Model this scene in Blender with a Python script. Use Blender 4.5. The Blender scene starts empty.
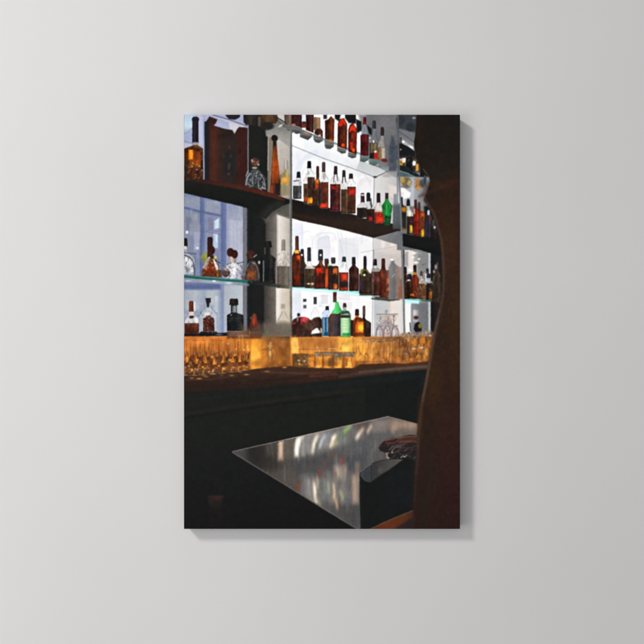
import bpy, math
import numpy as np

# ------------------------------------------------------------------ camera, light, exposure
scene = bpy.context.scene
COL = scene.collection
PX = 0.9144 / 414.2                 # metres per photo pixel on the face of the canvas (36 in tall)
DEPTH = 0.038                       # thickness of the stretched canvas
DIST = 2.11                         # camera to the face of the canvas
CX, CY = 322.0, 322.0               # optical axis in photo pixels

cam_data = bpy.data.cameras.new('camera')
cam = bpy.data.objects.new('camera', cam_data)
COL.objects.link(cam)
cam.location = (0, -DEPTH - DIST, 0)
cam.rotation_euler = (math.radians(90), 0, 0)
cam_data.sensor_width = 36
cam_data.lens = 36 * DIST / (644 * PX)
cam_data.clip_end = 100
scene.camera = cam

world = bpy.data.worlds.new('World')
scene.world = world
world.use_nodes = True
wn_ = world.node_tree
bg = wn_.nodes['Background']
# added ambient fill: a frontal lobe shaped to weaken contact shade around the canvas
tc_ = wn_.nodes.new('ShaderNodeTexCoord')
dot_ = wn_.nodes.new('ShaderNodeVectorMath'); dot_.operation = 'DOT_PRODUCT'
dot_.inputs[1].default_value = tuple(np.array([-0.08, -0.99, 0.06]) / np.linalg.norm([-0.08, -0.99, 0.06]))
mx_ = wn_.nodes.new('ShaderNodeMath'); mx_.operation = 'MAXIMUM'; mx_.inputs[1].default_value = 0
pw_ = wn_.nodes.new('ShaderNodeMath'); pw_.operation = 'POWER'; pw_.inputs[1].default_value = 9.0
ma_ = wn_.nodes.new('ShaderNodeMath'); ma_.operation = 'MULTIPLY_ADD'; ma_.inputs[1].default_value = 2.85; ma_.inputs[2].default_value = 0.03
wn_.links.new(tc_.outputs['Generated'], dot_.inputs[0]); wn_.links.new(dot_.outputs['Value'], mx_.inputs[0])
wn_.links.new(mx_.outputs[0], pw_.inputs[0]); wn_.links.new(pw_.outputs[0], ma_.inputs[0]); wn_.links.new(ma_.outputs[0], bg.inputs['Strength'])
bg.inputs['Color'].default_value = (0.985, 0.985, 1.0, 1)

def lamp(name, loc, power, radius, color):
    d = bpy.data.lights.new(name, 'POINT')
    o = bpy.data.objects.new(name, d); COL.objects.link(o)
    o.location = loc; d.energy = power; d.shadow_soft_size = radius; d.color = color

v = np.array([-32.6, -38.0, 28.3]); v = v / np.linalg.norm(v) * 4.9
lamp('gallery_lamp', tuple(v), 560, 0.42, (1.0, 0.985, 0.97))          # up and to the left of the viewer
lamp('left_fill_light', (-1.6, -2.0, -0.4), 78, 0.8, (1.0, 0.99, 0.985))  # added soft fill from the left, steepens the wall's sideways gradient

scene.view_settings.view_transform = 'Standard'
scene.view_settings.look = 'None'
scene.view_settings.exposure = 0
scene.view_settings.gamma = 1
scene.render.engine = 'CYCLES'
scene.render.resolution_x = 1024
scene.render.resolution_y = 1024

# ------------------------------------------------------------------ the printed picture
# The print is flat ink on cloth: a fine grid of vertices over the canvas face, inked by the shapes below.
# All positions are in pixels of the photograph; every depicted thing also claims its own patch of the grid.
X0, X1, Y0, Y1 = 184.0, 460.0, 114.7, 528.9
KX = 2.5
NX, NY = int(276 * KX), int(414 * KX)
XX, YY = np.meshgrid(np.linspace(X0, X1, NX + 1), np.linspace(Y0, Y1, NY + 1))
IMG = np.zeros((NY + 1, NX + 1, 3)); IMG[:] = (33, 34, 33)
IDS = np.zeros((NY + 1, NX + 1), np.int32)
ITEMS = []
rng = np.random.RandomState(7)

def item(name, label=None):
    ITEMS.append((name, label)); return len(ITEMS)

def ramp(axis, *stops):
    ts = [s[0] for s in stops]; cs = np.array([s[1] for s in stops], float)
    def f(X, Y):
        t = X if axis == 'x' else Y
        return np.stack([np.interp(t, ts, cs[:, k]) for k in range(3)], -1)
    return f
def hx(*s): return ramp('x', *s)
def vy(*s): return ramp('y', *s)

def window(x0, x1, y0, y1, m):
    i0 = max(0, int((x0 - m - X0) * KX)); i1 = min(NX + 1, int((x1 + m - X0) * KX) + 2)
    j0 = max(0, int((y0 - m - Y0) * KX)); j1 = min(NY + 1, int((y1 + m - Y0) * KX) + 2)
    return slice(j0, max(j0, j1)), slice(i0, max(i0, i1))

def lay(w, alpha, col, k=None):
    c = col(XX[w], YY[w]) if callable(col) else np.array(col, float)
    al = alpha[..., None]
    IMG[w] = IMG[w] * (1 - al) + c * al
    if k: 
        s = IDS[w]; s[alpha > 0.45] = k

def sdist(P, X, Y):
    P = np.asarray(P, float)
    d = np.full(X.shape, 1e9); inside = np.zeros(X.shape, bool)
    for (ax, ay), (bx, by) in zip(P, np.roll(P, -1, 0)):
        ex, ey = bx - ax, by - ay
        wx, wy = X - ax, Y - ay
        t = np.clip((wx * ex + wy * ey) / (ex * ex + ey * ey + 1e-12), 0, 1)
        d = np.minimum(d, (wx - t * ex) ** 2 + (wy - t * ey) ** 2)
        if ay != by:
            c = ((ay <= Y) != (by <= Y)) & (X < ax + (Y - ay) * ex / ey)
            inside ^= c
    d = np.sqrt(d)
    return np.where(inside, -d, d)

def smooth(d, s):
    t = np.clip(0.5 - d / (2 * s), 0, 1)
    return t * t * (3 - 2 * t)

def poly(P, col, s=0.6, a=1.0, k=None):
    P = np.asarray(P, float)
    w = window(P[:, 0].min(), P[:, 0].max(), P[:, 1].min(), P[:, 1].max(), s + 1)
    if XX[w].size == 0: return
    lay(w, a * smooth(sdist(P, XX[w], YY[w]), s), col, k)

def rect(x0, y0, x1, y1, col, s=0.6, a=1.0, k=None):
    poly([(x0, y0), (x1, y0), (x1, y1), (x0, y1)], col, s, a, k)

def ell(cx, cy, rx, ry, col, s=0.6, a=1.0, k=None, rot=0):
    r = max(rx, ry)
    w = window(cx - r, cx + r, cy - r, cy + r, s + 1)
    if XX[w].size == 0: return
    c, n = math.cos(math.radians(rot)), math.sin(math.radians(rot))
    u = ((XX[w] - cx) * c + (YY[w] - cy) * n) / rx; v = (-(XX[w] - cx) * n + (YY[w] - cy) * c) / ry
    lay(w, a * smooth((np.hypot(u, v) - 1) * min(rx, ry), s), col, k)

def line(P, wd, col, s=0.5, a=1.0, k=None):
    P = np.asarray(P, float)
    w = window(P[:, 0].min(), P[:, 0].max(), P[:, 1].min(), P[:, 1].max(), s + wd + 1)
    if XX[w].size == 0: return
    X, Y = XX[w], YY[w]; d = np.full(X.shape, 1e9)
    for (ax, ay), (bx, by) in zip(P[:-1], P[1:]):
        ex, ey = bx - ax, by - ay
        t = np.clip(((X - ax) * ex + (Y - ay) * ey) / (ex * ex + ey * ey + 1e-12), 0, 1)
        d = np.minimum(d, np.hypot(X - ax - t * ex, Y - ay - t * ey))
    lay(w, a * smooth(d - wd / 2, s), col, k)

def curve(P, n=8):
    P = [np.array(p, float) for p in P]; out = []
    Q = [P[0]] + P + [P[-1]]
    for i in range(1, len(Q) - 2):
        for t in np.linspace(0, 1, n, endpoint=False):
            p0, p1, p2, p3 = Q[i - 1], Q[i], Q[i + 1], Q[i + 2]
            out.append(0.5 * (2 * p1 + (p2 - p0) * t + (2 * p0 - 5 * p1 + 4 * p2 - p3) * t * t + (3 * p1 - p0 - 3 * p2 + p3) * t ** 3))
    return out + [P[-1]]

def sh(c, f): return tuple(min(255, max(0, v * f)) for v in c)
def mixc(a, b, t): return tuple(x * (1 - t) + y * t for x, y in zip(a, b))

def noise(shape_px, amp, cells):
    g = rng.randn(cells[1] + 3, cells[0] + 3)
    yi = np.linspace(0, cells[1], shape_px[0]); xi = np.linspace(0, cells[0], shape_px[1])
    y0 = yi.astype(int); x0 = xi.astype(int); fy = (yi - y0)[:, None]; fx = (xi - x0)[None]
    fy = fy * fy * (3 - 2 * fy); fx = fx * fx * (3 - 2 * fx)
    g00 = g[y0][:, x0]; g01 = g[y0][:, x0 + 1]; g10 = g[y0 + 1][:, x0]; g11 = g[y0 + 1][:, x0 + 1]
    return amp * (g00 * (1 - fx) * (1 - fy) + g01 * fx * (1 - fy) + g10 * (1 - fx) * fy + g11 * fx * fy)

def profile(x0, x1, ysh, yb, nx0, nx1, ytop, rise=None, rnd=0.6):
    """outline of a bottle: body, rounded shoulder, neck"""
    if rise is None: rise = min(ysh - ytop, 0.55 * (x1 - x0))
    L, R = [], []
    for t in np.linspace(0, 1, 9):
        e = (1 - math.cos(math.pi * t)) / 2
        y = ysh - rise * (t ** 1.1)
        L.append((x0 + (nx0 - x0) * e, y)); R.append((x1 + (nx1 - x1) * e, y))
    P = [(x0 + rnd, yb), (x0, yb - rnd * 1.3)] + L + [(nx0, ytop), (nx1, ytop)] + R[::-1] + [(x1, yb - rnd * 1.3), (x1 - rnd, yb)]
    return P

def bottle(x0, x1, ysh, yb, cap, mid, capc=(44, 36, 36), glass=None, liq=None, rise=None, glow=(), tags=(), label=None,
           a=1.0, s=0.55, streak=True, name='bottle', neckw=None):
    """cap = (x0, x1, y0, y1); mid = colour of the liquid; glass = colour of the clear part above liq"""
    k = item(name, label)
    cx0, cx1, cy0, cy1 = cap
    nw = neckw if neckw else (cx1 - cx0) * 0.42
    cm = (cx0 + cx1) / 2
    P = profile(x0, x1, ysh, yb, cm - nw, cm + nw, cy1 - 0.5, rise)
    W = x1 - x0; mid = tuple(min(255, c * f + o) for c, f, o in zip(mid, (.98, 1.06, .98), (2, 2, 0))) if mid[0] > mid[1] * 1.2 else sh(mid, .92)
    dark = sh(mid, 0.62); lite = tuple(min(255, c * 1.18 + 6) for c in mid)
    body = hx((x0, dark), (x0 + W * .2, mid), (x0 + W * .45, sh(mid, 0.9)), (x0 + W * .72, lite), (x0 + W * .9, mid), (x1, dark))
    if glass is None:
        poly(P, body, s, a, k)
    else:
        poly(P, glass, s, a * 0.72, k)
        n = len(P)
        line([q for q in P[2:13] if q[1] < liq + .5] or P[10:12], 0.7, sh(glass, 0.6), 0.6, a * 0.4); line([q for q in P[13:n - 2] if q[1] < liq + .5] or P[13:15], 0.7, sh(glass, 0.56), 0.6, a * 0.45)
        for _ in range(5):                           # clear glass: slivers of light and dark
            u = rng.uniform(.15, .85); yy = rng.uniform(cy1 + 1, max(cy1 + 1.5, liq - 1)); half = nw + (W / 2 - nw) * min(1, max(0, (yy - cy1) / max(1, ysh - cy1)))
            xx = cm + (u - .5) * 1.6 * half
            line([(xx, yy), (xx + (u - .5) * 1.2, min(liq, yy + rng.uniform(1.5, 4)))], rng.uniform(.5, 1.1), sh(glass, .68) if rng.rand() < .6 else tuple(min(255, c * 1.15) for c in glass), .6, a * .4)
        Q = [(px, max(py, liq)) for px, py in P]
        poly(Q, body, s, a)
        line([(x0 + .4, liq), (x1 - .4, liq)], 0.7, sh(mid, 0.7), 0.4, a * 0.6)
    if streak:
        top = liq if liq else ysh
        for _ in range(3):
            sx = x0 + W * rng.uniform(.12, .88); sy = rng.uniform(top, (top + yb) / 2); sy1 = rng.uniform(sy + 2, yb - .6)
            line([(sx, sy), (sx, sy1)], rng.uniform(.5, 1.5), sh(mid, 0.55) if rng.rand() < .55 else lite, 0.6, a * 0.45)
        ly0 = top + (yb - top) * rng.uniform(.28, .42); ly1 = top + (yb - top) * rng.uniform(.72, .88)
        rect(x0 + W * .1, ly0, x1 - W * .12, ly1, sh(mid, rng.choice([.68, .8])), 0.7, a * 0.5)
        line([(x0 + .8, yb - .8), (x1 - .8, yb - .8)], 0.9, sh(mid, 0.55), 0.5, a * 0.7)
    for g in glow:                                   # (x0, y0, x1, y1, colour) patches where light comes through
        gw, gh = g[2] - g[0], g[3] - g[1]
        def jit(m=.22): return rng.uniform(-m, m)
        Q = [(g[0] + gw * jit(), g[1] + gh * (.12 + jit(.12))), (g[0] + gw * (.5 + jit()), g[1] + gh * jit(.15)), (g[2] + gw * jit(.12), g[1] + gh * (.1 + jit(.1))),
             (g[2] + gw * jit(.1), g[3] + gh * jit(.1)), (g[0] + gw * (.5 + jit()), g[3] - gh * (.08 + jit(.1))), (g[0] + gw * jit(.15), g[3] + gh * jit(.12))]
        poly(Q, mixc(g[4], mid, .25), 0.9, a)
        ell(g[0] + gw * (.5 + jit(.15)), g[1] + gh * (.5 + jit(.15)), gw * .34, gh * .3, tuple(min(255, c * 1.1 + 4) for c in g[4]), 1.0, a * .85)
        line([(g[0] + gw * (.25 + jit()), g[1] + gh * .2), (g[0] + gw * (.3 + jit()), g[3])], .9, mixc(g[4], mid, .6), .7, a * .6)
    if capc is not None:
        cw = cx1 - cx0
        tp = cw * .1
        poly([(cx0 + tp, cy0 + .4), (cx0 + tp + .4, cy0), (cx1 - tp - .4, cy0), (cx1 - tp, cy0 + .4), (cx1 - tp * .3, cy0 + 1.6), (cx1, cy1), (cx0, cy1), (cx0 + tp * .3, cy0 + 1.6)],
             hx((cx0, sh(capc, .8)), (cx0 + cw * .35, sh(capc, 1.3)), (cx1, sh(capc, .8))), 0.5, a, k)
    return k

def sparkle(x0, y0, x1, y1, n, lights, darks, inside=None, a=.6, wd=(.5, 1.1), ln=(.6, 3), sway=1.3):
    cx, cy, rx, ry = (x0 + x1) / 2, (y0 + y1) / 2, (x1 - x0) / 2, (y1 - y0) / 2
    for _ in range(n):
        x, y = rng.uniform(x0, x1), rng.uniform(y0, y1)
        if inside == 'o' and ((x - cx) / rx) ** 2 + ((y - cy) / ry) ** 2 > 1: continue
        L = lights if rng.rand() < .5 else darks
        c = L[rng.randint(len(L))]; t = rng.uniform(-sway, sway); l = rng.uniform(*ln)
        line([(x, y), (x + math.sin(t) * l, y + math.cos(t) * l)], rng.uniform(*wd), c, .55, a * rng.uniform(.5, 1))

# ---------------- back wall, mirrors and windows ----------------
WHITE = (251, 252, 253)
# left bay
rect(184, 114, 250, 180, (172, 175, 198), .6)
k_win = item('window', 'blue toned window seen behind the left shelves')
poly([(184, 114), (194, 114), (193, 128), (184, 135)], vy((114, (196, 214, 236)), (126, (220, 234, 248)), (135, (170, 182, 206))), 1.2, 1, k_win)
poly([(184, 134), (194, 127), (194, 147), (184, 147)], (158, 168, 196), 1.4)
line([(184, 141), (197, 145)], .8, (112, 118, 140), .6, .7)
rect(198.5, 114, 203, 170, (180, 184, 208), 1.2)
rect(203, 114, 205.5, 160, (150, 160, 188), 1)
poly([(184, 143), (204, 145), (204, 182), (184, 182)], (176, 178, 196), 1)
poly([(200, 114), (250, 114), (250, 140), (212, 124)], (166, 170, 198), .8)
poly([(229, 122), (249, 128), (249, 140), (229, 136)], (196, 196, 206), 1.2)
poly([(213, 122), (229, 125.5), (229, 131), (213, 127)], (168, 174, 200), 1.0)
poly([(216, 116), (246, 124), (246, 127.5), (218, 118.5)], (186, 188, 206), .9, .8)
line([(213, 115), (230, 120), (247, 126)], 1.0, (84, 88, 112), .6, .85)
# lower left windows
rect(184, 190, 247, 337, hx((184, (150, 156, 186)), (222, (146, 154, 192)), (228, (198, 198, 216)), (244, (206, 204, 222))), .6, 1, k_win)
poly([(184, 193), (247, 208), (247, 222), (226, 219), (184, 207)], vy((193, (128, 142, 182)), (220, (176, 178, 196))), 1, .75)
for (x0, y0, x1, y1, c) in ((185, 197, 200, 206, (164, 166, 184)), (206, 201, 219, 212, (172, 172, 188)), (184.5, 211, 199, 232, (150, 154, 174)),
                            (207, 216, 219, 236, (160, 158, 190)), (186, 217, 191, 231, (132, 134, 158)), (192, 214, 198, 234, (166, 166, 184)),
                            (208, 218, 213, 231, (140, 138, 168)), (184.5, 235, 193, 252, (148, 152, 178)), (194, 232, 199.5, 250, (186, 190, 210)),
                            (206, 236, 214, 250, (158, 162, 196))):
    rect(x0, y0, x1, y1, c, 1.3, .8)
rect(200, 195, 204.5, 276, hx((200, (104, 116, 162)), (204, (124, 134, 176))), .8)
rect(221, 200, 226.5, 276, hx((221, (108, 120, 168)), (226, (128, 136, 184))), .9)
line([(184, 207.5), (200, 211.5), (222, 216)], 2.2, (104, 114, 160), .8, .85)
poly([(214.2, 221), (219, 218), (219, 228), (214, 229.5)], (226, 242, 255), .8)
rect(213.5, 233, 218, 248, (206, 222, 248), .9); rect(215.5, 235, 217.5, 242, (232, 244, 255), .6)
line([(206, 231.5), (220, 234.5)], .8, (116, 122, 160), .6, .7)
ell(187, 232.2, 1.3, 1.5, (246, 248, 252), .6); ell(197.4, 248, 1.2, 1.2, (240, 242, 248), .6)
rect(227, 206, 229, 276, (172, 174, 206), 1.0, .8)
for i in range(9):
    rect(229 + i * 1.8, 212 + rng.rand() * 20, 231 + i * 1.8, 250 + rng.rand() * 20, (214, 208, 222) if i % 2 else (190, 190, 212), 1.2, .45)
rect(184, 283, 221, 290, vy((283, (126, 136, 176)), (287, (104, 116, 166)), (291, (140, 148, 184))), .9)
rect(184, 290, 222, 337, hx((184, (176, 180, 196)), (196, (204, 204, 210)), (204, (176, 184, 202)), (212, (208, 208, 214)), (222, (176, 182, 206))), 1.3)
rect(186, 300, 190, 318, (214, 208, 200), 1.2, .6); rect(196, 296, 199, 325, (188, 196, 216), 1.2, .7)
rect(184, 310, 200, 322, (146, 160, 200), 2, .5); rect(200, 305, 214, 322, (160, 170, 200), 2, .4)
rect(215, 296, 218, 312, (226, 226, 228), 1.0, .8); rect(213, 303, 216, 330, (196, 208, 230), 1, .7)
rect(220, 284, 224, 337, (150, 160, 194), 1.0, .6)
rect(224, 286, 243.5, 335, hx((224, (196, 198, 208)), (243, (212, 214, 220))), .9)
wm_ = (IDS == k_win)[..., None]; lm_ = IMG.mean(-1, keepdims=True)
IMG = np.where(wm_, (IMG * .88 + lm_ * .12 * np.array([.99, 1.0, 1.03])) * (.87, .90, .91), IMG)
for _ in range(60):
    x = rng.uniform(185, 243); y = rng.choice([rng.uniform(200, 270), rng.uniform(290, 330)])
    g = rng.uniform(120, 205); rect(x, y, x + rng.uniform(.6, 3), y + rng.uniform(3, 16), (g, g, g + 16), .9, rng.uniform(.1, .3))
# centre post
k_post = item('post', 'near black post between the two mirror bays')
rect(242.8, 127, 246, 337, (114, 116, 124), .6); rect(245.8, 127, 249.3, 180, (142, 144, 150), .7)
rect(246, 205, 248, 337, (96, 98, 108), .6)
rect(248.5, 114, 268.5, 200, (35, 37, 35), .7, 1, k_post); rect(247.2, 195, 265.8, 336, hx((247, (44, 46, 48)), (250, (33, 35, 35)), (265, (36, 37, 36))), .7, 1, k_post)
# angled mirror between post and glass divider
k_mir = item('mirror', 'angled grey mirror beside the post')
rect(267.5, 114, 290.5, 202, hx((267, (116, 108, 98)), (274, (136, 130, 122)), (279, (206, 200, 192)), (290, (168, 168, 164))), .7, 1, k_mir)
poly([(264, 114), (291, 114), (291, 147), (277, 139), (266, 136)], vy((114, (112, 110, 104)), (126, (126, 126, 120)), (140, (160, 160, 156))), 1.1)
line([(268.6, 135), (268, 170)], 1.0, (168, 160, 148), .6, .9)
poly([(278.5, 141), (289.5, 147), (289.5, 192), (279.5, 180)], vy((141, (190, 185, 179)), (165, (184, 177, 169)), (185, (144, 138, 130))), .9)
poly([(265.5, 203), (291, 196), (291, 337), (265.5, 337)], hx((265, (62, 61, 58)), (268, (84, 81, 77)), (272, (104, 100, 95)), (276, (126, 122, 116)), (277, (150, 146, 140)), (288, (172, 168, 160)), (291, (120, 120, 116))), .7, 1, k_mir)
poly([(262, 214), (276, 202), (291, 199), (291, 220), (276, 214), (266, 222)], vy((199, (84, 83, 79)), (222, (106, 102, 97))), 3.2)
poly([(276.8, 214.5), (289.8, 219), (289.8, 266), (277, 262)], hx((276.8, (190, 184, 178)), (279, (226, 222, 216)), (284, (212, 206, 199)), (290, (184, 179, 170))), .7)
rect(277, 262, 290, 268, (190, 182, 172), 1.6, .7)
rect(275.8, 288, 290, 324, hx((275, (206, 200, 192)), (278, (236, 232, 224)), (282, (214, 207, 198)), (289, (208, 197, 176))), .7)
rect(264, 284, 275.5, 337, hx((264, (62, 60, 57)), (270, (92, 87, 82)), (275, (116, 110, 104))), .8)
# right bay, blown out
poly([(291, 114), (403, 114), (403, 337), (291, 337)], WHITE, .5, 1, item('window', 'blown out bright window behind the bottles'))
for (x0, y0, x1, y1, c, a, s) in ((300, 186, 336, 170, (226, 230, 244), .0, 1), (292, 150, 303, 180, (222, 228, 240), .7, 2), (303, 140, 330, 160, (226, 234, 238), .8, 2),
        (318, 152, 345, 168, (230, 236, 240), .7, 2), (345, 158, 372, 176, (228, 232, 234), .8, 2), (293, 222, 303, 262, (224, 230, 246), .9, 1.6),
        (317, 236, 329.5, 262, (216, 220, 234), .9, 1.2), (338, 238, 356, 268, (224, 226, 232), .9, 1.3), (339, 229, 343, 262, (214, 218, 230), .5, 1.0),
        (311, 236, 314, 260, (234, 236, 246), .8, 1), (357, 233, 373, 272, (244, 244, 246), .8, 1), (360, 180, 373, 205, (236, 236, 240), .8, 2),
        (292, 290, 301, 320, (222, 228, 246), .9, 1.6), (321, 295, 328, 304, (216, 214, 222), .9, 1), (338, 294, 350, 300, (232, 228, 232), .8, 1),
        (340, 302, 352, 310, (226, 222, 226), .7, 1.2), (300, 180, 308, 186, (226, 228, 238), .7, 1.2)):
    rect(x0, min(y0, y1), x1, max(y0, y1), mixc(c, (236, 240, 248), .3), s * .8, a * .8)
poly(curve([(311, 262), (312, 240), (318, 233), (327, 231.5), (338, 233), (341, 239)]) + [(337, 240), (330, 236), (320, 237), (315, 243), (314, 262)], (250, 251, 254), .8, .9)
line(curve([(341, 172), (352, 166), (363, 172), (370, 184)]), 1.4, (224, 222, 228), 1, .7)
for (P, wd, c, a) in (([(295, 180), (298, 168), (306, 158), (316, 152)], 5, (214, 222, 240), .6), ([(297, 190), (303, 172), (312, 162)], 1.2, (196, 204, 222), .5), ([(312, 262), (313, 241), (320, 233.5), (333, 233.5), (336, 240)], 1.0, (200, 206, 222), .55), ([(318, 262), (318.6, 242), (322, 238), (329, 238), (330.4, 262)], 1.0, (190, 196, 216), .5),
                      ([(337, 231), (345, 262)], 1.2, (204, 206, 216), .5), ([(293, 236), (308, 231)], 1.0, (204, 212, 230), .6), ([(302, 224), (303, 262)], 1.2, (206, 214, 232), .6), ([(346, 236), (347, 266)], 1.0, (206, 208, 216), .5), ([(357, 236), (357.6, 268)], 1.2, (210, 212, 220), .5), ([(340, 242), (358, 246)], 1.0, (212, 214, 222), .5),
                      ([(312, 248), (330, 247)], 1.0, (206, 212, 228), .4), ([(358, 196), (359, 186), (364, 180), (371, 180)], 4, (226, 220, 226), .6), ([(356, 200), (357, 186), (363, 178), (372, 177.4)], 1.0, (206, 204, 212), .45), ([(300, 294), (301, 318)], 2, (212, 220, 240), .6), ([(319, 296), (330, 296), (330, 306), (319, 306)], 1.0, (200, 200, 212), .5), ([(338, 298), (350, 300)], 1.0, (206, 204, 210), .5)):
    line(curve(P), wd, c, 1.0, a * .75)
for _ in range(110):                                   # blurred facade outside, seen through the bright bay
    x = rng.uniform(292, 371); y = rng.choice([rng.uniform(150, 200), rng.uniform(226, 262), rng.uniform(290, 316)])
    rect(x, y, x + rng.uniform(1, 5), y + rng.uniform(2, 12), (rng.uniform(218, 236), rng.uniform(222, 238), rng.uniform(230, 242)), 1.4, rng.uniform(.15, .45))
# wash of grey where the side mirror starts
k_side = item('mirror', 'side mirror repeating the bottles at the right end')
poly([(366, 114), (403, 114), (403, 180), (375, 177), (368, 160)], hx((364, (130, 132, 134)), (372, (116, 118, 121)), (384, (112, 113, 116)), (398, (104, 107, 111))), 1.6)
poly([(358, 114), (374, 114), (374, 150), (364, 138)], (104, 106, 110), 2.2, .8)
rect(380, 117, 396, 136, (122, 123, 126), 3, .8)
poly([(374, 177), (388, 171), (403, 176), (403, 232), (374, 236)], hx((374, (222, 222, 224)), (386, (214, 212, 212)), (396, (196, 195, 196)), (403, (170, 172, 176))), .9)
poly([(388, 184), (397, 187), (397, 200), (390, 196)], (226, 218, 214), 1.3)
poly([(360, 160), (380, 168), (388, 171.5), (374.5, 177.5), (356, 170)], vy((160, (196, 200, 202)), (177, (214, 219, 220))), .9)
poly([(378, 164), (403, 170), (403, 181), (388, 174)], (150, 154, 157), 1.2, .9)
ell(387, 175.5, 5, 2, (168, 166, 164), 1.2, .7)
poly([(374, 237), (403, 246), (403, 337), (374, 337)], hx((373, (214, 214, 216)), (382, (218, 214, 213)), (392, (222, 214, 208)), (402, (206, 200, 196))), .8)
poly([(375, 252), (402, 256), (402, 300), (375, 296)], (196, 190, 188), 2.5, .55)
ell(383, 244, 2.2, 4, (238, 234, 230), 1.2, .8); ell(392.5, 245, 2.4, 2, (236, 230, 226), 1, .8)
line([(361, 252.5), (374, 250), (398, 246)], .7, (190, 184, 182), .6, .6)
rect(374, 298, 404, 337, hx((374, (196, 202, 206)), (389, (208, 206, 206)), (392, (238, 226, 214)), (400, (230, 228, 226)), (405, (208, 214, 216))), .9)
rect(404.5, 246, 432, 337, hx((404, (226, 218, 212)), (408, (206, 202, 198)), (416, (176, 174, 172)), (424, (140, 141, 143)), (430, (130, 132, 134))), .8)
rect(408.5, 250, 413.5, 272, (236, 230, 224), .9, .9); rect(418, 254, 427, 275, (140, 143, 145), 1.4, .8); rect(404.5, 252, 408, 266, (158, 160, 164), 1, .8)
for (x, y, rx, ry) in ((414, 253.2, 2, 1), (413, 257.5, 1.4, 1), (416, 262.5, 2.4, 1), (411, 270, 3, 1.6), (408, 249.5, 3, 1.2), (419, 259, 1.2, .8)):
    ell(x, y, rx, ry, (250, 246, 238), .8)
poly([(405, 299.5), (419, 300), (419, 302.5), (411, 306), (411, 337), (405, 337)], (246, 250, 250), .8)
rect(411, 303, 430, 337, hx((411, (150, 154, 160)), (418, (128, 130, 134)), (428, (118, 121, 124))), .9)
rect(413, 310, 418, 322, (206, 202, 198), 1.2, .7)
rect(430.5, 246, 444, 337, (33, 36, 39), .7); rect(428.3, 251, 430.6, 333, (192, 197, 200), .6); line([(410, 250), (429, 252.5)], .9, (120, 122, 124), .6, .8)
# top right corner, mirror beyond the divider
poly([(397, 114), (420, 114), (420, 250), (397, 250)], (118, 121, 125), .6)
poly([(397, 114), (417, 114), (417, 133), (397, 128)], (66, 70, 75), 1.2)
ell(400.5, 120, 4.5, 5, (54, 60, 66), 1.2); ell(410.5, 127, 4.5, 4.5, (50, 56, 63), 1.2); ell(414, 118, 1.6, 1, (150, 152, 152), .8)
poly([(398, 129), (416, 141), (416, 150), (398, 138)], vy((129, (104, 106, 110)), (150, (150, 152, 157))), 1.0)
line([(398, 131), (416, 143)], .9, (80, 82, 88), .6, .7)
poly([(398, 138), (403, 140), (415, 148), (415, 152), (399, 145)], (176, 177, 182), 1.0)
ell(403, 141.8, 1.7, 1.2, (248, 248, 250), .6); ell(411, 147, 2.4, 1, (238, 238, 242), .6, rot=28)
poly([(399, 143), (402, 143.5), (409, 147), (415, 151.5), (416, 158), (413, 160), (404, 156.5), (399, 157)], (34, 35, 38), .7)
ell(400.6, 149.5, .7, .9, (150, 152, 158), .5)
rect(398.5, 156, 420, 172, (58, 52, 48), 1)
rect(398.5, 158.5, 404, 163, (190, 190, 190), .9)
rect(398.5, 160.5, 402.8, 165.5, (196, 142, 50), .8); rect(402.5, 158, 406, 162.5, (236, 230, 222), .8); rect(405, 161.5, 408.2, 167, (214, 160, 70), .8)
ell(414, 163.2, 2, 2.4, (252, 250, 250), .7); ell(410.5, 160, 1, 2.6, (226, 228, 234), .7); rect(415.6, 164, 418.4, 171, (216, 164, 74), .8)
poly([(406, 158), (412, 156), (413, 172), (405, 171)], (30, 30, 30), 1)
poly([(398, 165), (405, 166), (412, 170), (420, 176), (427, 184), (427, 188), (412, 182), (398, 176)], (37, 44, 46), .9)
poly([(398, 170), (408, 173), (420, 179.5), (428, 186), (427, 190), (414, 184), (398, 177)], (84, 104, 108), .9)
line([(398, 170.5), (408, 173.5), (420, 180), (427, 186)], .9, (128, 152, 154), .6, .8)
rect(398, 177, 430, 206, hx((398, (188, 191, 196)), (412, (176, 180, 186)), (424, (140, 144, 150))), 1.2)
ell(406.5, 182, 5, 5.2, (126, 110, 80), 1.0, .95); ell(402, 180, 2.4, 3.5, (190, 162, 92), .9, .8); ell(409, 183, 1.8, 3, (196, 176, 112), .8, .8); ell(406, 187, 4, 1.4, (118, 116, 122), .8)
ell(418, 184, 3, 6, (172, 122, 72), 1.0, .9); ell(422.5, 183, 3, 4, (72, 92, 100), 1, .9); ell(419, 188, 2.6, 2, (206, 160, 90), .8, .8); ell(425, 180, 1.4, 4, (60, 70, 90), .8)
poly([(399, 188), (404, 188), (411, 193), (410, 197), (404, 199), (400, 197)], (252, 251, 250), .9)
rect(398, 192, 404, 206, (228, 226, 226), 1.2, .7); rect(411, 187, 414, 206, (196, 200, 208), 1, .8); rect(418, 196, 424, 212, (150, 150, 154), 1.4, .9)

# ---------------- upper shelf (only its underside and the bottle bases show) ----------------
k_top = item('glass_shelf', 'top glass shelf running up out of the frame')
line([(291, 125.5), (313, 135), (325, 139.8), (337, 144.2), (348, 149), (360, 153.8), (378, 163)], 1.8, (104, 150, 146), .6, .9, k_top)
line([(291, 127.5), (313, 137), (337, 146.2), (360, 155.8), (378, 165)], 1.6, (206, 220, 222), .9, .7)
line([(291, 145), (303, 150), (325, 159), (350, 167.5), (374.5, 177)], .9, (150, 156, 164), .55, .85)
line([(374.5, 177.5), (388, 171.2)], .9, (96, 98, 100), .6, .8); ell(375, 177, 1.8, 1, (70, 72, 72), .7)
line([(374.2, 178), (373.6, 205)], .8, (140, 142, 142), .5, .8)

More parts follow.
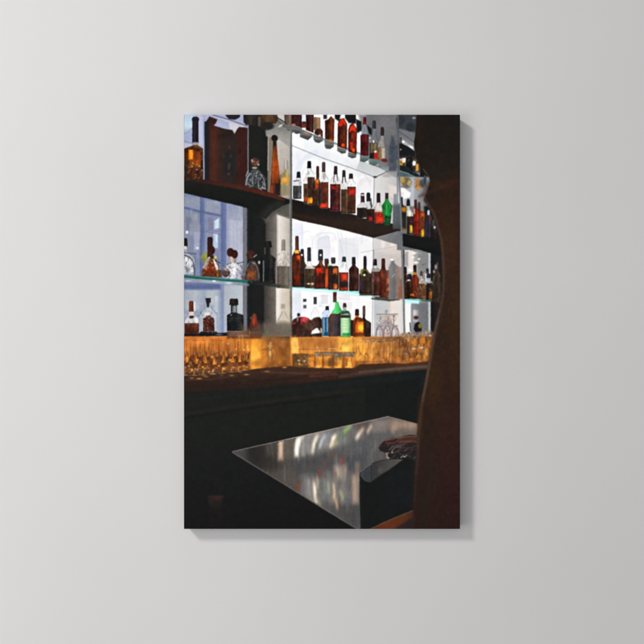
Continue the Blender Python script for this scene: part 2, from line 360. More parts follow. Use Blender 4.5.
# ---------------- top shelf bottles ----------------
for (x0, x1, y1, c) in ((243.5, 258, 125, (50, 45, 42)), (259, 277.5, 123.5, (78, 60, 42))):
    k = item('bottle', 'squat bottle base cut off by the top edge of the print'); poly([(x0, 113), (x1, 113), (x1 + .4, y1 - 3), (x1 - 2, y1), (x0 + 2.4, y1), (x0, y1 - 3)], hx((x0, sh(c, .7)), ((x0 + x1) / 2, sh(c, 1.15)), (x1, sh(c, .8))), .8, 1, k)
ell(267, 126, 7, 4, (44, 42, 40), 1.2); rect(258, 117, 260.5, 126, (102, 94, 88), 1.0, .8)
poly([(225, 113), (241, 113), (239.5, 117.5), (235, 119.8), (229, 119.2), (226, 116)], (42, 41, 46), .8)
poly([(277, 113), (284, 113), (285, 123), (278, 119)], (196, 194, 190), .9); line([(276, 117), (284.5, 122)], 1.0, (46, 46, 48), .6); line([(277, 121), (284, 125.5)], .9, (90, 90, 92), .6)
ell(280.5, 125.8, 2.4, .9, (212, 210, 206), .7, rot=-30); line([(283, 126), (291, 130)], 1, (88, 90, 92), .6)
def base_bottle(P, c, base=None, label=None, lite=None):
    k = item('bottle', label); P = np.array(P, float); xa, xb = P[:, 0].min(), P[:, 0].max()
    c2 = lite or tuple(min(255, v * 1.3) for v in c)
    poly(P, hx((xa, sh(c, .75)), (xa + (xb - xa) * .4, c), (xa + (xb - xa) * .72, c2), (xb, sh(c, .85))), .6, 1, k)
    if base is not None:
        B = np.array(base, float); ya, yb = B[:, 1].min(), B[:, 1].max(); xm = B[:, 0].mean()
        poly(B, vy((ya, (126, 118, 110)), (ya + (yb - ya) * .4, (104, 108, 108)), (yb, (66, 70, 72))), .7, 1, k)
        line([(B[:, 0].min() + 1, ya + (yb - ya) * .45), (B[:, 0].max() - 1, ya + (yb - ya) * .6)], .7, (150, 146, 138), .5, .6)
base_bottle([(284.5, 113), (292, 113), (292, 127), (284.5, 126)], (98, 84, 74), [(284, 124), (292, 127), (293, 133), (287, 130)])
base_bottle([(291.5, 113), (302, 113), (302, 128), (291.5, 124.5)], (58, 32, 32), [(291.5, 124), (302, 128), (301, 133.5), (296, 134), (291.5, 131)])
ell(293.5, 125, 2, 1.3, (172, 122, 116), .7)
base_bottle([(305.8, 113), (313.8, 113), (313.6, 133), (305.8, 130)], (60, 34, 31), [(300, 129), (304, 130.5), (312.5, 134), (311.5, 137), (308, 140.2), (300, 137)])
rect(301.8, 114, 305.8, 121.5, (212, 222, 236), .6); rect(302, 121.5, 306, 127.5, (74, 42, 38), .7); rect(303, 124, 305, 128, (168, 52, 40), .7, .8)
poly([(303, 131.3), (310, 133.4), (310, 135.4), (303.4, 133)], (186, 134, 112), .7, .8)
base_bottle([(313.8, 117), (320.2, 117.5), (320.4, 131), (313.6, 130)], (134, 106, 80))
base_bottle([(314.6, 131), (317, 128.6), (321, 128.6), (322.8, 131), (322.8, 137.5), (314.4, 134)], (70, 40, 35), [(313.4, 134.5), (323, 137.5), (322.6, 141), (319, 143), (315, 142), (313.4, 139)], 'dome topped brown bottle on the top shelf')
ell(319.5, 135.6, 1.2, .9, (206, 206, 206), .6)
base_bottle([(325, 120.5), (328, 119.5), (331, 116), (334.4, 119.5), (334, 141.5), (325, 139)], (74, 40, 30), [(324.6, 139), (334, 142), (333.6, 147), (330, 149), (326, 148.6), (324.6, 146)], lite=(112, 58, 32))
ell(330.5, 140.5, 1.6, 1.6, (196, 104, 50), .7, .8); rect(323.4, 114.5, 327, 119, (46, 48, 66), .9)
for P in ([(334.5, 114), (341, 114), (339, 121.5), (335, 119)], [(345, 114), (356, 114), (356, 124), (348.5, 123), (345, 118)], [(356, 119), (361.5, 121.5), (362, 131), (357, 133)], [(366.5, 125), (371.5, 128.5), (372, 135), (368, 133)]):
    poly(P, (32, 32, 33), .9)
base_bottle([(337.8, 124), (339.5, 119), (344, 118), (347.2, 124), (347, 150), (337.4, 146.5)], (84, 40, 32), [(337.2, 147), (346.2, 150), (346, 153), (342, 153.8), (337.2, 151)], 'whisky bottle with glowing red shoulder on the top shelf', lite=(106, 50, 28))
poly([(338.4, 126), (340, 120), (342.6, 118.6), (345, 121), (345.8, 125.4), (343.6, 123.6), (341.5, 126)], (206, 56, 28), .6); ell(343, 145, 1.7, 1.6, (226, 84, 34), .7)
base_bottle([(348.2, 130), (350, 124.5), (353, 123), (357, 129), (356.6, 155), (348.2, 151.5)], (84, 34, 30), [(348, 152), (356.4, 154.5), (356, 157.4), (352, 158.4), (348, 156.5)], 'whisky bottle with bright red shoulder and base on the top shelf', lite=(110, 40, 28))
poly([(349, 132.5), (350.6, 126.5), (353.5, 124), (355.6, 128), (356, 132.5), (353, 130), (351, 131)], (216, 54, 30), .6); rect(350.2, 142.5, 352.8, 150, (198, 56, 26), .8, .9); ell(353.6, 150, 1.6, 2, (224, 92, 36), .7); rect(351.6, 133, 353.4, 138, (160, 48, 28), .8, .8)
bottle(360.5, 368.6, 133, 156, (363, 366.4, 117, 124.5), (88, 30, 36), (96, 32, 40), glass=(132, 140, 148), liq=134.5, rise=10, label='dark red bottle on the top shelf', streak=True)
poly([(360, 155), (369, 156.5), (368.6, 160), (364, 162.4), (360, 161)], vy((155, (126, 140, 138)), (162, (78, 90, 90))), .7)
rect(359.6, 131.5, 361.4, 135, (238, 240, 246), .6); rect(369.4, 137, 371, 142, (236, 238, 244), .7)
bottle(369.5, 377.6, 141, 159, (372.4, 376, 120.6, 128.6), (120, 96, 78), (50, 48, 54), glass=(120, 124, 130), liq=143, rise=9)
rect(374, 152, 378, 159, (196, 44, 36), .8); rect(369.8, 153, 374, 158.5, (40, 36, 38), .8); ell(373.5, 141.5, .8, 1.3, (240, 240, 240), .5); ell(375.6, 151.6, 1.4, 1.2, (222, 210, 204), .6)
poly([(369, 158.6), (378, 160.6), (377.6, 164), (374, 165.8), (369.4, 164)], vy((158, (128, 148, 146)), (166, (84, 98, 98))), .7)
bottle(378, 384.4, 145.5, 160.5, (380.6, 384, 127, 135.6), (142, 112, 88), (50, 42, 44), glass=(170, 166, 164), liq=147.5, rise=9, streak=False)
rect(381.8, 148, 385, 160, (206, 196, 184), 1.0, .8); ell(384, 160.5, 3.4, 2, (110, 46, 44), 1.0); poly([(378, 160), (386, 162.5), (388, 168), (379, 166)], (124, 130, 132), 1.1, .9)
k = item('bottle', 'blue grey ghost of a bottle in the side mirror')
poly(profile(388.8, 396.6, 149, 171, 391, 394.4, 136, 10), hx((388, (92, 98, 106)), (392, (74, 82, 93)), (397, (88, 94, 102))), 1.1, .95, k)
bottle(396.4, 399.2, 145, 160, (399, 402, 137.4, 143.5), (88, 90, 96), (58, 60, 64), streak=False, a=.8)

# ---------------- left bay, top row ----------------
bottle(184.2, 203, 149, 182.5, (192.2, 198.6, 117, 143), (96, 50, 28), (40, 37, 46), rise=4.4, neckw=2.6, streak=False, label='amber bottle with a long black neck at the top left')
ell(195.5, 119.5, 3.6, 2.8, (40, 38, 46), .6); rect(192.8, 142.4, 198.2, 145, (150, 150, 160), .9)
poly([(186, 152), (190, 148), (197, 147.5), (202, 151), (202.6, 158), (199, 154), (190, 153)], (58, 40, 32), 1)
rect(191.5, 151, 202, 160, (124, 62, 28), 1.6, .9); rect(188.6, 149.8, 193.2, 159.6, hx((188, (206, 112, 24)), (190, (232, 130, 28)), (191, (250, 176, 50)), (193, (214, 118, 26))), .7)
rect(189.5, 159.5, 201, 165.5, (150, 76, 28), 1.4, .85); rect(184.6, 162, 189, 181, (58, 44, 38), 1.2); rect(189, 168, 203, 182, (70, 42, 32), 1.5, .9); rect(200.8, 152, 203, 178, (56, 40, 36), 1, .8)
for (x, y, c) in ((193, 163, (206, 136, 66)), (197, 164.5, (190, 130, 70)), (199.5, 166, (196, 150, 90)), (189.5, 167, (176, 120, 60)), (196.8, 169.5, (170, 140, 110)), (202, 170.3, (150, 130, 110)), (192, 166.5, (214, 140, 60))):
    ell(x, y, 1.0, .8, c, .6, .85)
k = item('box', 'dark carved wooden bottle box on the left shelf')
poly([(204.4, 184), (204.4, 122), (206.5, 121), (209.5, 116.4), (213, 117.6), (217.4, 119.4), (216.4, 122), (214, 125.5), (222, 128), (227, 129.2), (232.5, 130), (234.6, 133.6), (237, 129.5), (239.3, 126.8), (247.6, 128), (247.6, 190)],
     hx((204, (36, 40, 47)), (208.5, (40, 38, 40)), (210, (64, 40, 36)), (216, (72, 41, 35)), (221, (54, 41, 38)), (235, (47, 41, 40)), (238, (62, 36, 33)), (248, (60, 36, 33))), .7, 1, k)
poly([(209, 117), (217, 119.6), (215, 124), (209, 123)], (54, 39, 38), .8); rect(211, 130, 216, 180, (82, 44, 37), 1.8, .7); rect(224, 152, 235, 176, (38, 40, 43), 1.8, .9)
rect(218, 133, 232, 138, (44, 36, 34), 2, .7); rect(228, 163, 230.5, 170, (70, 60, 54), 1, .7); ell(229, 174, 1.6, 1.4, (96, 54, 40), .8, .8); ell(217.5, 147, 1.6, 8, (60, 44, 40), 1.4, .6)
for i in range(14): ell(rng.uniform(210, 246), rng.uniform(140, 184), rng.uniform(.5, 1.6), rng.uniform(.8, 3), (92, 52, 42) if i % 2 else (34, 32, 32), .9, .5)
# crystal decanter
k = item('decanter', 'round clear crystal decanter with an amber stopper')
poly(curve([(244.8, 187), (245, 181), (247, 175), (250.6, 171.5), (252.5, 169.5), (258, 169.5), (260.5, 172), (264, 176), (266, 182), (266.2, 188)]) + [(262, 190), (250, 188)], vy((169, (84, 84, 86)), (180, (74, 78, 80)), (190, (64, 60, 60))), .7, .92, k)
ell(255, 161.8, 4.6, 4.2, (78, 60, 52), .7, 1, k); ell(255, 162.6, 2.4, 3, (104, 66, 52), .7); ell(252.2, 160.6, .9, 1.2, (206, 204, 200), .6); ell(258.4, 164.6, 1, 1.1, (160, 158, 160), .6); ell(254.6, 167.8, 2.6, 1, (170, 160, 150), .6)
for (P, c, a, w) in (([(246, 185), (247, 178), (250, 173.5)], (168, 172, 180), .8, 1.2), ([(265, 187), (264.4, 180), (261, 175)], (150, 154, 160), .8, 1.0), ([(253, 186), (253, 176)], (140, 144, 150), .55, 1), ([(258.6, 188), (258, 178)], (180, 180, 186), .6, .9),
                     ([(246, 176), (248, 171)], (178, 182, 206), .6, 1.2), ([(262, 187.5), (265.5, 189)], (186, 186, 190), .8, 1.2), ([(248, 184), (251, 186)], (150, 150, 156), .7, 1)): line(P, w, c, .6, a)
for (x, y, rx, ry) in ((250, 180, 2, 3.4), (256, 181, 2, 4), (262, 182, 1.6, 3.6)): ell(x, y, rx, ry, (46, 48, 50), .9, .8)
# tall cone bottle
k = item('bottle', 'tall tapering amber bottle with a round black stopper')
poly([(273, 142), (276.4, 142), (277.6, 155), (279.4, 172), (282, 196), (270, 194), (270.8, 178), (272, 160)], vy((142, (62, 48, 42)), (149, (112, 62, 40)), (160, (146, 74, 36)), (172, (150, 72, 32)), (184, (104, 52, 32)), (195, (70, 42, 36))), .7, 1, k)
ell(274.6, 138.2, 3.2, 3.4, (36, 34, 34), .6, 1, k); rect(273.2, 140, 276.2, 146, (44, 38, 36), .6); poly([(275, 184), (281, 183), (282, 196), (275.5, 195)], (46, 38, 37), .9); line([(274, 150), (273, 182)], 1.2, (172, 92, 48), .9, .7); rect(270.4, 186, 273, 193, (164, 72, 38), .8, .9)
bottle(280, 290, 176, 196, (284, 288.2, 160, 169), (160, 132, 96), (160, 154, 150), a=.85, streak=False, s=.9, label='pale ghost of an amber bottle reflected in the mirror', glow=[(280.6, 176.6, 289, 184.5, (212, 156, 72))])
rect(280.6, 186, 290, 196, (146, 136, 116), 1.4, .8)

# ---------------- second shelf, dark wood ----------------
k_sh = item('shelf', 'thick dark wooden shelf across both bays')
poly([(184, 176.5), (206, 180), (240, 184.6), (262, 190), (286, 198.6), (291, 200), (291, 203), (282, 206), (272, 212), (266, 219), (260, 216), (247, 208), (240, 206.2), (184, 193)],
     vy((176, (62, 38, 33)), (182, (40, 37, 34)), (190, (35, 36, 33)), (215, (36, 36, 34))), .8, 1, k_sh)
poly([(184, 176.5), (206, 180), (240, 184.6), (262, 190), (286, 198.6), (284, 201), (262, 195), (240, 189.4), (206, 183.5), (184, 180)], hx((184, (58, 40, 36)), (215, (76, 42, 34)), (240, (88, 44, 36)), (270, (96, 46, 36)), (286, (84, 48, 40))), 1.1, .95)
poly([(291, 198.8), (326, 207), (345, 212), (370, 219), (386, 222), (401, 226), (403, 229), (400, 231), (374, 238), (350, 231.5), (326, 226), (300, 220.6), (291, 218)],
     vy((199, (40, 34, 32)), (212, (42, 36, 34)), (222, (58, 44, 38)), (238, (52, 43, 40))), .7, 1, k_sh)
poly([(291, 212), (330, 221), (374, 232), (398, 228.5), (374, 237.5), (330, 226.5), (291, 217.5)], (62, 46, 39), 1.2, .8)
poly([(400, 233), (420, 236), (440, 239), (443, 257), (420, 250), (402, 246)], vy((233, (38, 36, 34)), (256, (31, 32, 33))), .7, 1, k_sh)
poly([(374.5, 238), (398, 231), (402, 232), (402, 246)], hx((374, (146, 145, 146)), (390, (128, 128, 131)), (402, (112, 115, 120))), .7)

IMG[(IDS == k_sh)] *= (.88, .92, .94)
for (x_, y_, r_) in ((271, 209, 5), (266, 215, 5), (279, 205, 5)): ell(x_, y_, r_, r_ * .8, (62, 60, 56), 4, .5)
BACK = (70, 46, 37)
for (x0, y0, x1, y1) in ((304.5, 186, 328, 206), (331, 198, 340, 211), (341.5, 193, 355, 213.4), (358, 210.5, 384, 220.5), (364, 209, 376, 219)):
    rect(x0, y0, x1, y1, vy((y0, (84, 52, 42)), ((y0 + y1) / 2, BACK), (y1, (44, 34, 31))), 1.0, .93)
# ---------------- right bay, middle row ----------------
bottle(293, 301.4, 184, 199, (296.6, 300.5, 171.6, 177.8), (78, 78, 80), (36, 36, 40), glass=(206, 208, 212), liq=186, rise=6, streak=True, label='clear bottle half full of dark spirit'); ell(299.5, 195, 1.6, 3, (120, 118, 116), .8, .8)
line([(293.5, 181), (299, 180.5)], .8, (70, 72, 76), .5)
bottle(303.6, 309, 181, 203.5, (306, 308.4, 170, 174), (88, 62, 50), None, glass=(222, 222, 224), liq=184, rise=6)
bottle(307.6, 314.6, 174.5, 205, (307.2, 311.2, 161, 168.2), (74, 45, 40), (28, 28, 32), glass=(226, 228, 232), liq=177.4, rise=6, glow=[(307.4, 197, 313.4, 203.6, (244, 160, 34))], label='brown bottle with a glowing yellow foot'); ell(306, 199, 1.6, 2.2, (172, 62, 30), .8)
bottle(312.5, 321, 185, 206.5, (316.2, 319.2, 166, 177.8), (66, 42, 36), (70, 44, 40), rise=8, glow=[(315.2, 179, 318.8, 184, (222, 118, 50)), (315, 184, 317.8, 189.4, (196, 70, 36))], label='dark bottle with an orange shoulder')
rect(318.5, 190, 321.6, 204, (46, 38, 42), .9, .9)
bottle(321, 328.4, 180, 208.4, (321.8, 325.4, 162, 172), (98, 46, 38), (62, 48, 50), glass=(232, 232, 234), liq=182.4, rise=7, glow=[(320.4, 203.4, 327, 207.6, (224, 62, 38))], label='red brown bottle with a bright red foot'); ell(324, 176, 1.6, 4, (150, 142, 142), .8, .6)
bottle(330.2, 340.4, 182, 211, (333.8, 337.4, 166, 174.5), (92, 40, 36), (52, 40, 42), glass=(222, 220, 222), liq=184.4, rise=8, glow=[(331, 185.4, 335.4, 189.4, (180, 36, 40))], label='wide dark red bottle'); rect(331, 190, 335.4, 205, (52, 34, 38), 1, .85); line([(334.4, 175), (333.6, 182)], .9, (96, 88, 88), .5, .8); line([(336.8, 174), (337.6, 181)], .9, (80, 74, 74), .5, .8); rect(332, 206.5, 339, 210.5, (82, 30, 50), 1.2, .7)
bottle(341, 349, 187, 213.5, (342.2, 345.6, 170, 177), (88, 58, 46), (48, 42, 46), glass=(216, 214, 216), liq=189.6, rise=9); line([(342.8, 176), (342.2, 183)], .9, (52, 48, 52), .5, .9); line([(345, 176), (345.8, 182)], .9, (60, 54, 58), .5, .9)
bottle(347.4, 355.6, 184, 213.5, (348.8, 353, 173.5, 178.8), (82, 47, 40), (46, 42, 46), glass=(240, 240, 242), liq=187, rise=5, glow=[(349.4, 188.4, 354.8, 195.6, (202, 46, 36))], label='brown bottle with a red glow under the shoulder')
bottle(357, 367.6, 207, 218.5, (360.6, 364.6, 193, 202.4), (48, 38, 38), (62, 42, 46), glass=(210, 208, 208), liq=208, rise=5); rect(361, 194.4, 364.4, 195.8, (226, 222, 222), .6); ell(365, 218, 1.8, .6, (180, 178, 176), .6)
bottle(366.6, 375, 208.5, 221, (366.4, 370.4, 192.6, 201.4), (62, 38, 36), (38, 38, 46), glass=(198, 196, 198), liq=209.4, rise=6, glow=[(368.6, 217, 372.6, 220.8, (168, 34, 44))]); line([(370.8, 199), (371.4, 207)], 1.4, (52, 54, 60), .7, .9); line([(372, 205), (371, 209)], 1, (90, 94, 100), .6, .8)
bottle(374.6, 384, 210, 223, (376.6, 380.4, 193, 202.6), (176, 52, 38), (42, 38, 42), glass=(222, 212, 204), liq=212.4, rise=8, glow=[(375.6, 216, 382.6, 222.4, (216, 58, 34))], label='short bottle of bright red liquor')
k = item('bottle', 'green bottle with sloping shoulders')
poly([(385.2, 199), (388.4, 199), (389.4, 202), (392.6, 206), (391.4, 213), (390.6, 222), (389.6, 225), (385, 225), (384, 219), (381.6, 206), (384.4, 202)], hx((381, (26, 84, 44)), (385, (34, 122, 56)), (388, (46, 150, 70)), (390, (36, 116, 54)), (393, (28, 76, 44))), .6, 1, k)
rect(385.2, 193, 388.4, 199, (58, 52, 48), .5, 1, k); line([(386.8, 200), (386.2, 214)], 1, (86, 186, 104), .7, .8); poly([(384.6, 216), (391, 216), (390, 225), (385, 225)], (30, 66, 42), 1, .85); line([(388, 203), (390.6, 207)], .8, (90, 190, 110), .6, .6)
k = item('bottle', 'grey reflection of the green bottle in the side mirror')
poly(profile(392.8, 401.6, 206, 229, 393.6, 396.8, 194, 6), vy((194, (136, 146, 150)), (203, (140, 148, 152)), (206, (96, 102, 108)), (228, (82, 88, 92))), .9, .95, k)
bottle(400.6, 406, 208, 229.5, (400, 402.8, 197, 204), (62, 58, 46), (36, 36, 42), rise=5, glow=[(401.6, 207, 406, 212.4, (206, 132, 36))], s=.7, label='dark bottle with an orange shoulder in the side mirror'); rect(402, 213, 406, 228, (44, 50, 40), 1.1, .85); rect(402, 228, 405, 230.5, (146, 88, 30), .8, .8)
bottle(406.8, 413.6, 215, 234.5, (406.6, 410, 199, 206), (62, 38, 46), (34, 34, 38), glass=(232, 226, 208), liq=216.6, rise=8, s=.7, glow=[(410, 224.6, 412.2, 233, (246, 210, 60))], label='purple tinted bottle with a yellow stripe'); ell(409.6, 213.5, 1.1, 2.6, (250, 246, 230), .7)
bottle(413.2, 419.4, 211.6, 235.5, (414.2, 417, 199.5, 207), (128, 36, 30), (66, 46, 38), rise=5, s=.7, label='deep red bottle in the side mirror'); rect(413.4, 209, 415, 214, (232, 222, 214), .8, .7)
bottle(419, 425.6, 214, 236.5, (417.6, 420.4, 202, 209), (116, 54, 36), (70, 58, 56), rise=5, s=.7, glow=[(420.8, 213, 424, 216.6, (216, 92, 44)), (421.6, 229.6, 423.8, 236.6, (240, 196, 48))])
bottle(425, 431.8, 217, 238, (427.2, 430, 210, 215), (56, 46, 58), (150, 150, 156), rise=4, s=.8); ell(428.4, 212.5, .9, 2, (214, 214, 220), .6); rect(424.4, 222, 427, 236, (46, 50, 72), 1, .8); ell(431, 219, 1.4, 2, (120, 50, 40), .8, .7)
bottle(430.6, 437.6, 229, 239, (432, 435, 220, 226), (48, 42, 42), (60, 62, 64), rise=4, s=.8); ell(434.6, 227.4, 1.2, 1.4, (176, 176, 178), .7)

# ---------------- third shelf row, left ----------------
bottle(182, 194.6, 259, 276, (181, 187.6, 238, 246.5), (150, 154, 164), (36, 33, 34), glass=(176, 182, 194), liq=275, rise=9, streak=False, label='clear bottle with a black stopper cut by the left edge'); poly(curve([(184, 255), (190, 258), (193, 264), (194, 272)]) + [(190, 273), (184, 274)], (196, 200, 206), 1, .7)
line(curve([(184, 255), (191, 258.5), (194, 265), (194.4, 275)]), 1.1, (66, 68, 76), .6, .9); line([(189, 259), (192, 272)], 1, (240, 242, 246), .7, .7); line([(186, 258), (187.6, 264)], 1.4, (236, 238, 240), .8); ell(187, 270, 2.4, 3, (120, 122, 130), 1.2, .7)
line([(184.5, 252.6), (196, 254)], .9, (74, 76, 92), .6, .8); line([(195.4, 253), (195, 275)], .8, (104, 110, 138), .6, .7); rect(184, 246, 186.5, 249, (206, 200, 196), .8)
ell(206, 257, 5, 4.2, (148, 150, 70), 1.4, .85); ell(203.6, 260, 2, 3, (120, 124, 66), 1, .6)
bottle(207.4, 212.6, 252, 258, (207.3, 212.7, 237, 250), (60, 36, 34), (50, 34, 34), streak=False)
k = item('bottle', 'triangular brown bottle with a round dark stopper')
poly(curve([(201.4, 276.6), (202.6, 269), (205.6, 261.5), (209, 256.6), (214, 256), (217.6, 262), (219.4, 269), (219.4, 277)]), vy((255, (146, 118, 74)), (261, (104, 58, 36)), (270, (112, 56, 32)), (277, (84, 46, 32))), .8, 1, k)
poly(curve([(202.4, 268), (206, 260.4), (210, 257), (209, 262), (206.6, 270)]), (188, 186, 180), .8, .8); poly(curve([(212.6, 258), (216, 262), (219, 270), (216.6, 271.6), (214.6, 265)]), (228, 228, 224), .8, .95)
ell(211.6, 250.2, 3.5, 4.4, (62, 33, 31), .6, 1, k); rect(209.4, 255.4, 213.6, 258.6, (52, 40, 38), .8); ell(215.4, 257.4, 1.4, 1.6, (196, 196, 130), .8); ell(210, 268, 3.4, 4.6, (132, 52, 28), 1.4, .7); ell(212, 264, 1.4, 2, (150, 68, 34), .9, .7); rect(203, 270.6, 206, 276.6, (96, 60, 46), 1, .7); ell(209.4, 257.6, 1, .6, (214, 214, 214), .5)
rect(216, 270, 221.6, 277.4, (86, 60, 42), .9); rect(216.6, 271, 218.4, 277, (152, 104, 40), .8, .8); ell(219, 262, 2.4, 2, (120, 130, 164), .9, .7); line([(215.4, 261), (220, 263)], .8, (52, 58, 74), .6)
k = item('bottle', 'clear round bottle with a pair of dark round stoppers')
poly(curve([(223, 277.6), (223.4, 270), (226, 265), (230, 262), (236, 262), (240.6, 266), (242.4, 272), (242.4, 279)]), hx((223, (150, 152, 166)), (229, (206, 208, 216)), (234, (232, 234, 240)), (239, (196, 200, 210)), (243, (150, 152, 166))), .8, .95, k)
rect(228.4, 257, 236, 263, hx((228, (150, 136, 130)), (232, (206, 196, 190)), (236, (130, 112, 108))), .9, 1, k)
ell(230.4, 252.4, 3.6, 4.4, (70, 42, 36), .6, 1, k); ell(234.6, 254.2, 3.3, 4.2, (58, 36, 33), .6, 1, k); ell(226, 273, 4.2, 4, (84, 60, 58), .9); ell(224.4, 268, 2, 2, (140, 140, 150), .9, .8); line(curve([(223.6, 275), (226, 266), (231, 262.6)]), .8, (96, 98, 112), .6, .8); line(curve([(237, 263), (241, 266), (243, 272)]), .9, (82, 84, 98), .6, .8)
ell(233, 269, 3, 1.4, (252, 252, 255), 1, .9); line([(233.6, 268), (234, 276)], 1, (236, 240, 248), .7, .8); ell(230, 267.2, 1.4, 1.2, (120, 124, 134), .7, .7); rect(236, 272, 242, 278, (146, 146, 160), 1.2, .7); line([(237, 263.5), (244, 262)], .9, (70, 72, 88), .7, .8)
k = item('decanter', 'clear decanter holding a little amber against the post')
poly(curve([(242, 280), (243.4, 272), (247, 265), (250, 261), (254, 261), (257.6, 266), (259.4, 273), (259.6, 281)]), (70, 64, 64), .9, .95, k)
ell(250.6, 254.6, 4, 4.4, (72, 44, 38), .9, 1, k); rect(247, 268, 256, 279.6, vy((268, (92, 60, 48)), (274, (126, 74, 42)), (280, (112, 60, 34))), 1.0); ell(252, 275, 2.6, 2.4, (150, 90, 50), 1, .7)
for (P, c) in (([(243.6, 277), (245.6, 269), (248.4, 264)], (140, 142, 154)), ([(254.6, 262), (258, 269), (259, 278)], (120, 112, 106)), ([(254, 257), (256.4, 255)], (196, 190, 186)), ([(252.6, 262.6), (255, 264)], (170, 168, 170)), ([(245, 272), (243, 278)], (110, 112, 120))): line(P, 1, c, .7, .8)
ell(259.2, 262.4, 1.1, 1.6, (188, 190, 190), .7, .9); rect(241.6, 265, 244, 280, (120, 124, 142), 1, .7); ell(242.6, 277, 1.2, 2, (96, 70, 62), .8, .7)
bottle(260.4, 275.4, 259, 284, (264.4, 271.8, 241, 247.4), (41, 42, 43), (34, 34, 34), rise=6, neckw=2.2, label='black square shouldered bottle in front of the post'); line([(263.6, 261), (263.4, 281)], 1.0, (142, 146, 150), .6, .8); line([(264.6, 248), (264.8, 254)], .8, (110, 110, 112), .6, .8); line([(274.6, 262), (275.4, 282)], .8, (110, 108, 104), .6, .6)
bottle(277, 290.8, 266, 288, (281.6, 285.4, 239.4, 250.4), (102, 94, 84), (122, 112, 106), glass=(196, 188, 180), liq=266.5, rise=12, a=.85, s=.9, streak=False, label='pale ghost of a bottle reflected in the mirror, middle row'); line([(282.6, 252), (281, 262)], 1.4, (238, 230, 224), .8, .8); ell(280, 263, 2, 1.6, (228, 220, 214), .9, .8); ell(288, 256, 1.6, 1, (200, 200, 198), .8, .7)

# glass shelf, both bays
k_gl = item('glass_shelf', 'green edged glass shelf of the middle row')
line([(184, 276.2), (212, 278.8), (240, 281), (249, 282)], 3.0, hx((184, (42, 92, 86)), (215, (46, 104, 98)), (249, (44, 108, 100))), .6, 1, k_gl)
line([(184, 279.6), (212, 282), (240, 284), (248, 284.6)], 2.6, hx((184, (134, 148, 158)), (215, (162, 180, 184)), (248, (120, 132, 140))), .9, .85)
line([(184, 275.4), (212, 277.8), (240, 280)], .7, (130, 176, 170), .5, .5); ell(214, 281, 1.6, .7, (232, 238, 240), .6); ell(229, 283, 3, .8, (200, 216, 222), .8); ell(188, 281, 3, .6, (206, 212, 220), .6, .8)
line([(249, 282.4), (265, 284), (291, 287.5)], 3.2, hx((249, (38, 44, 43)), (270, (46, 48, 46)), (280, (70, 70, 64)), (291, (118, 112, 102))), .9, .95)
poly([(291, 285), (320, 287.4), (360, 291.2), (386, 295), (386, 297), (360, 294), (320, 289.8), (291, 287.6)], hx((291, (110, 196, 194)), (320, (134, 214, 208)), (350, (176, 240, 236)), (386, (120, 196, 194))), .6, 1, k_gl)
line([(291, 289), (320, 291.4), (360, 295.6), (374, 297)], 2, (206, 238, 242), 1, .8)
poly([(373, 296.4), (386, 297), (392, 298.8), (399, 298), (400, 300), (390, 301.4), (378, 300)], (78, 78, 74), .8); line([(372, 298.6), (379, 299.4)], 1.6, (66, 74, 66), .7)
poly([(404, 297.4), (420, 299), (441, 300.6), (441, 302.4), (420, 301), (404, 300)], hx((404, (130, 216, 212)), (419, (130, 206, 204)), (422, (70, 120, 118)), (441, (46, 62, 62))), .6, 1, k_gl)
poly([(405, 299.6), (419, 301), (419, 304), (405, 303)], (196, 246, 246), .8, .9)

for (x0, y0, x1, y1) in ((293, 266, 316, 287), (314, 271, 339, 288.4), (359.6, 277, 391, 295.4), (349.6, 270, 358.4, 290.6), (404, 281, 434, 299), (386, 279, 403, 298)):
    rect(x0, y0, x1, y1, vy((y0, (86, 52, 42)), ((y0 + y1) / 2, BACK), (y1, (48, 35, 31))), 1.0, .9 if x0 < 380 else .7)
# ---------------- third shelf row, right bay ----------------
bottle(291.6, 304.4, 258, 286.6, (295.2, 298.8, 236, 250), (86, 38, 30), (74, 48, 38), rise=9, neckw=2, glow=[(296.8, 255.6, 300.4, 260.4, (228, 90, 34))], label='tall dark bottle with a yellow neck band'); rect(294.8, 250, 299, 253.4, (240, 190, 84), .6); ell(297, 278, 3, 5, (120, 44, 30), 1.4, .7); ell(302.4, 283.6, 1.4, 1.2, (206, 56, 40), .7)
bottle(300.4, 307, 267, 287, (300.4, 304, 249, 258), (60, 44, 42), (44, 42, 48), rise=8)
ell(301.8, 255, 1, 1, (230, 226, 220), .6)
bottle(305, 315.4, 269.4, 288, (307.2, 311, 247.4, 261.4), (80, 58, 46), (52, 54, 60), glass=(244, 242, 242), liq=269, rise=7, label='brown bottle under a long grey capsule'); ell(308.6, 283.8, 1.6, .9, (228, 202, 190), .6); ell(312.4, 283.8, 1.4, 1, (224, 196, 184), .6)
bottle(315.2, 325, 268, 288.6, (318.2, 323, 249.4, 260.4), (86, 38, 34), (50, 50, 52), rise=6, neckw=1.5, glow=[(316.2, 267.4, 322.4, 273.6, (222, 52, 32))], label='dark bottle with a red glowing shoulder and a white capsule mark'); ell(320.6, 255, 1, 1.1, (236, 236, 236), .5); rect(319.6, 260.4, 322.6, 266, (110, 80, 56), .7)
bottle(324.4, 329.6, 268, 288.8, (324.4, 328.8, 258.6, 263.6), (98, 44, 34), (62, 48, 50), rise=3.4, glow=[(325.6, 268, 328.2, 288, (228, 92, 44))], label='slim bottle with an orange stripe of light'); ell(329, 265.4, 1.1, 1, (110, 210, 120), .6)
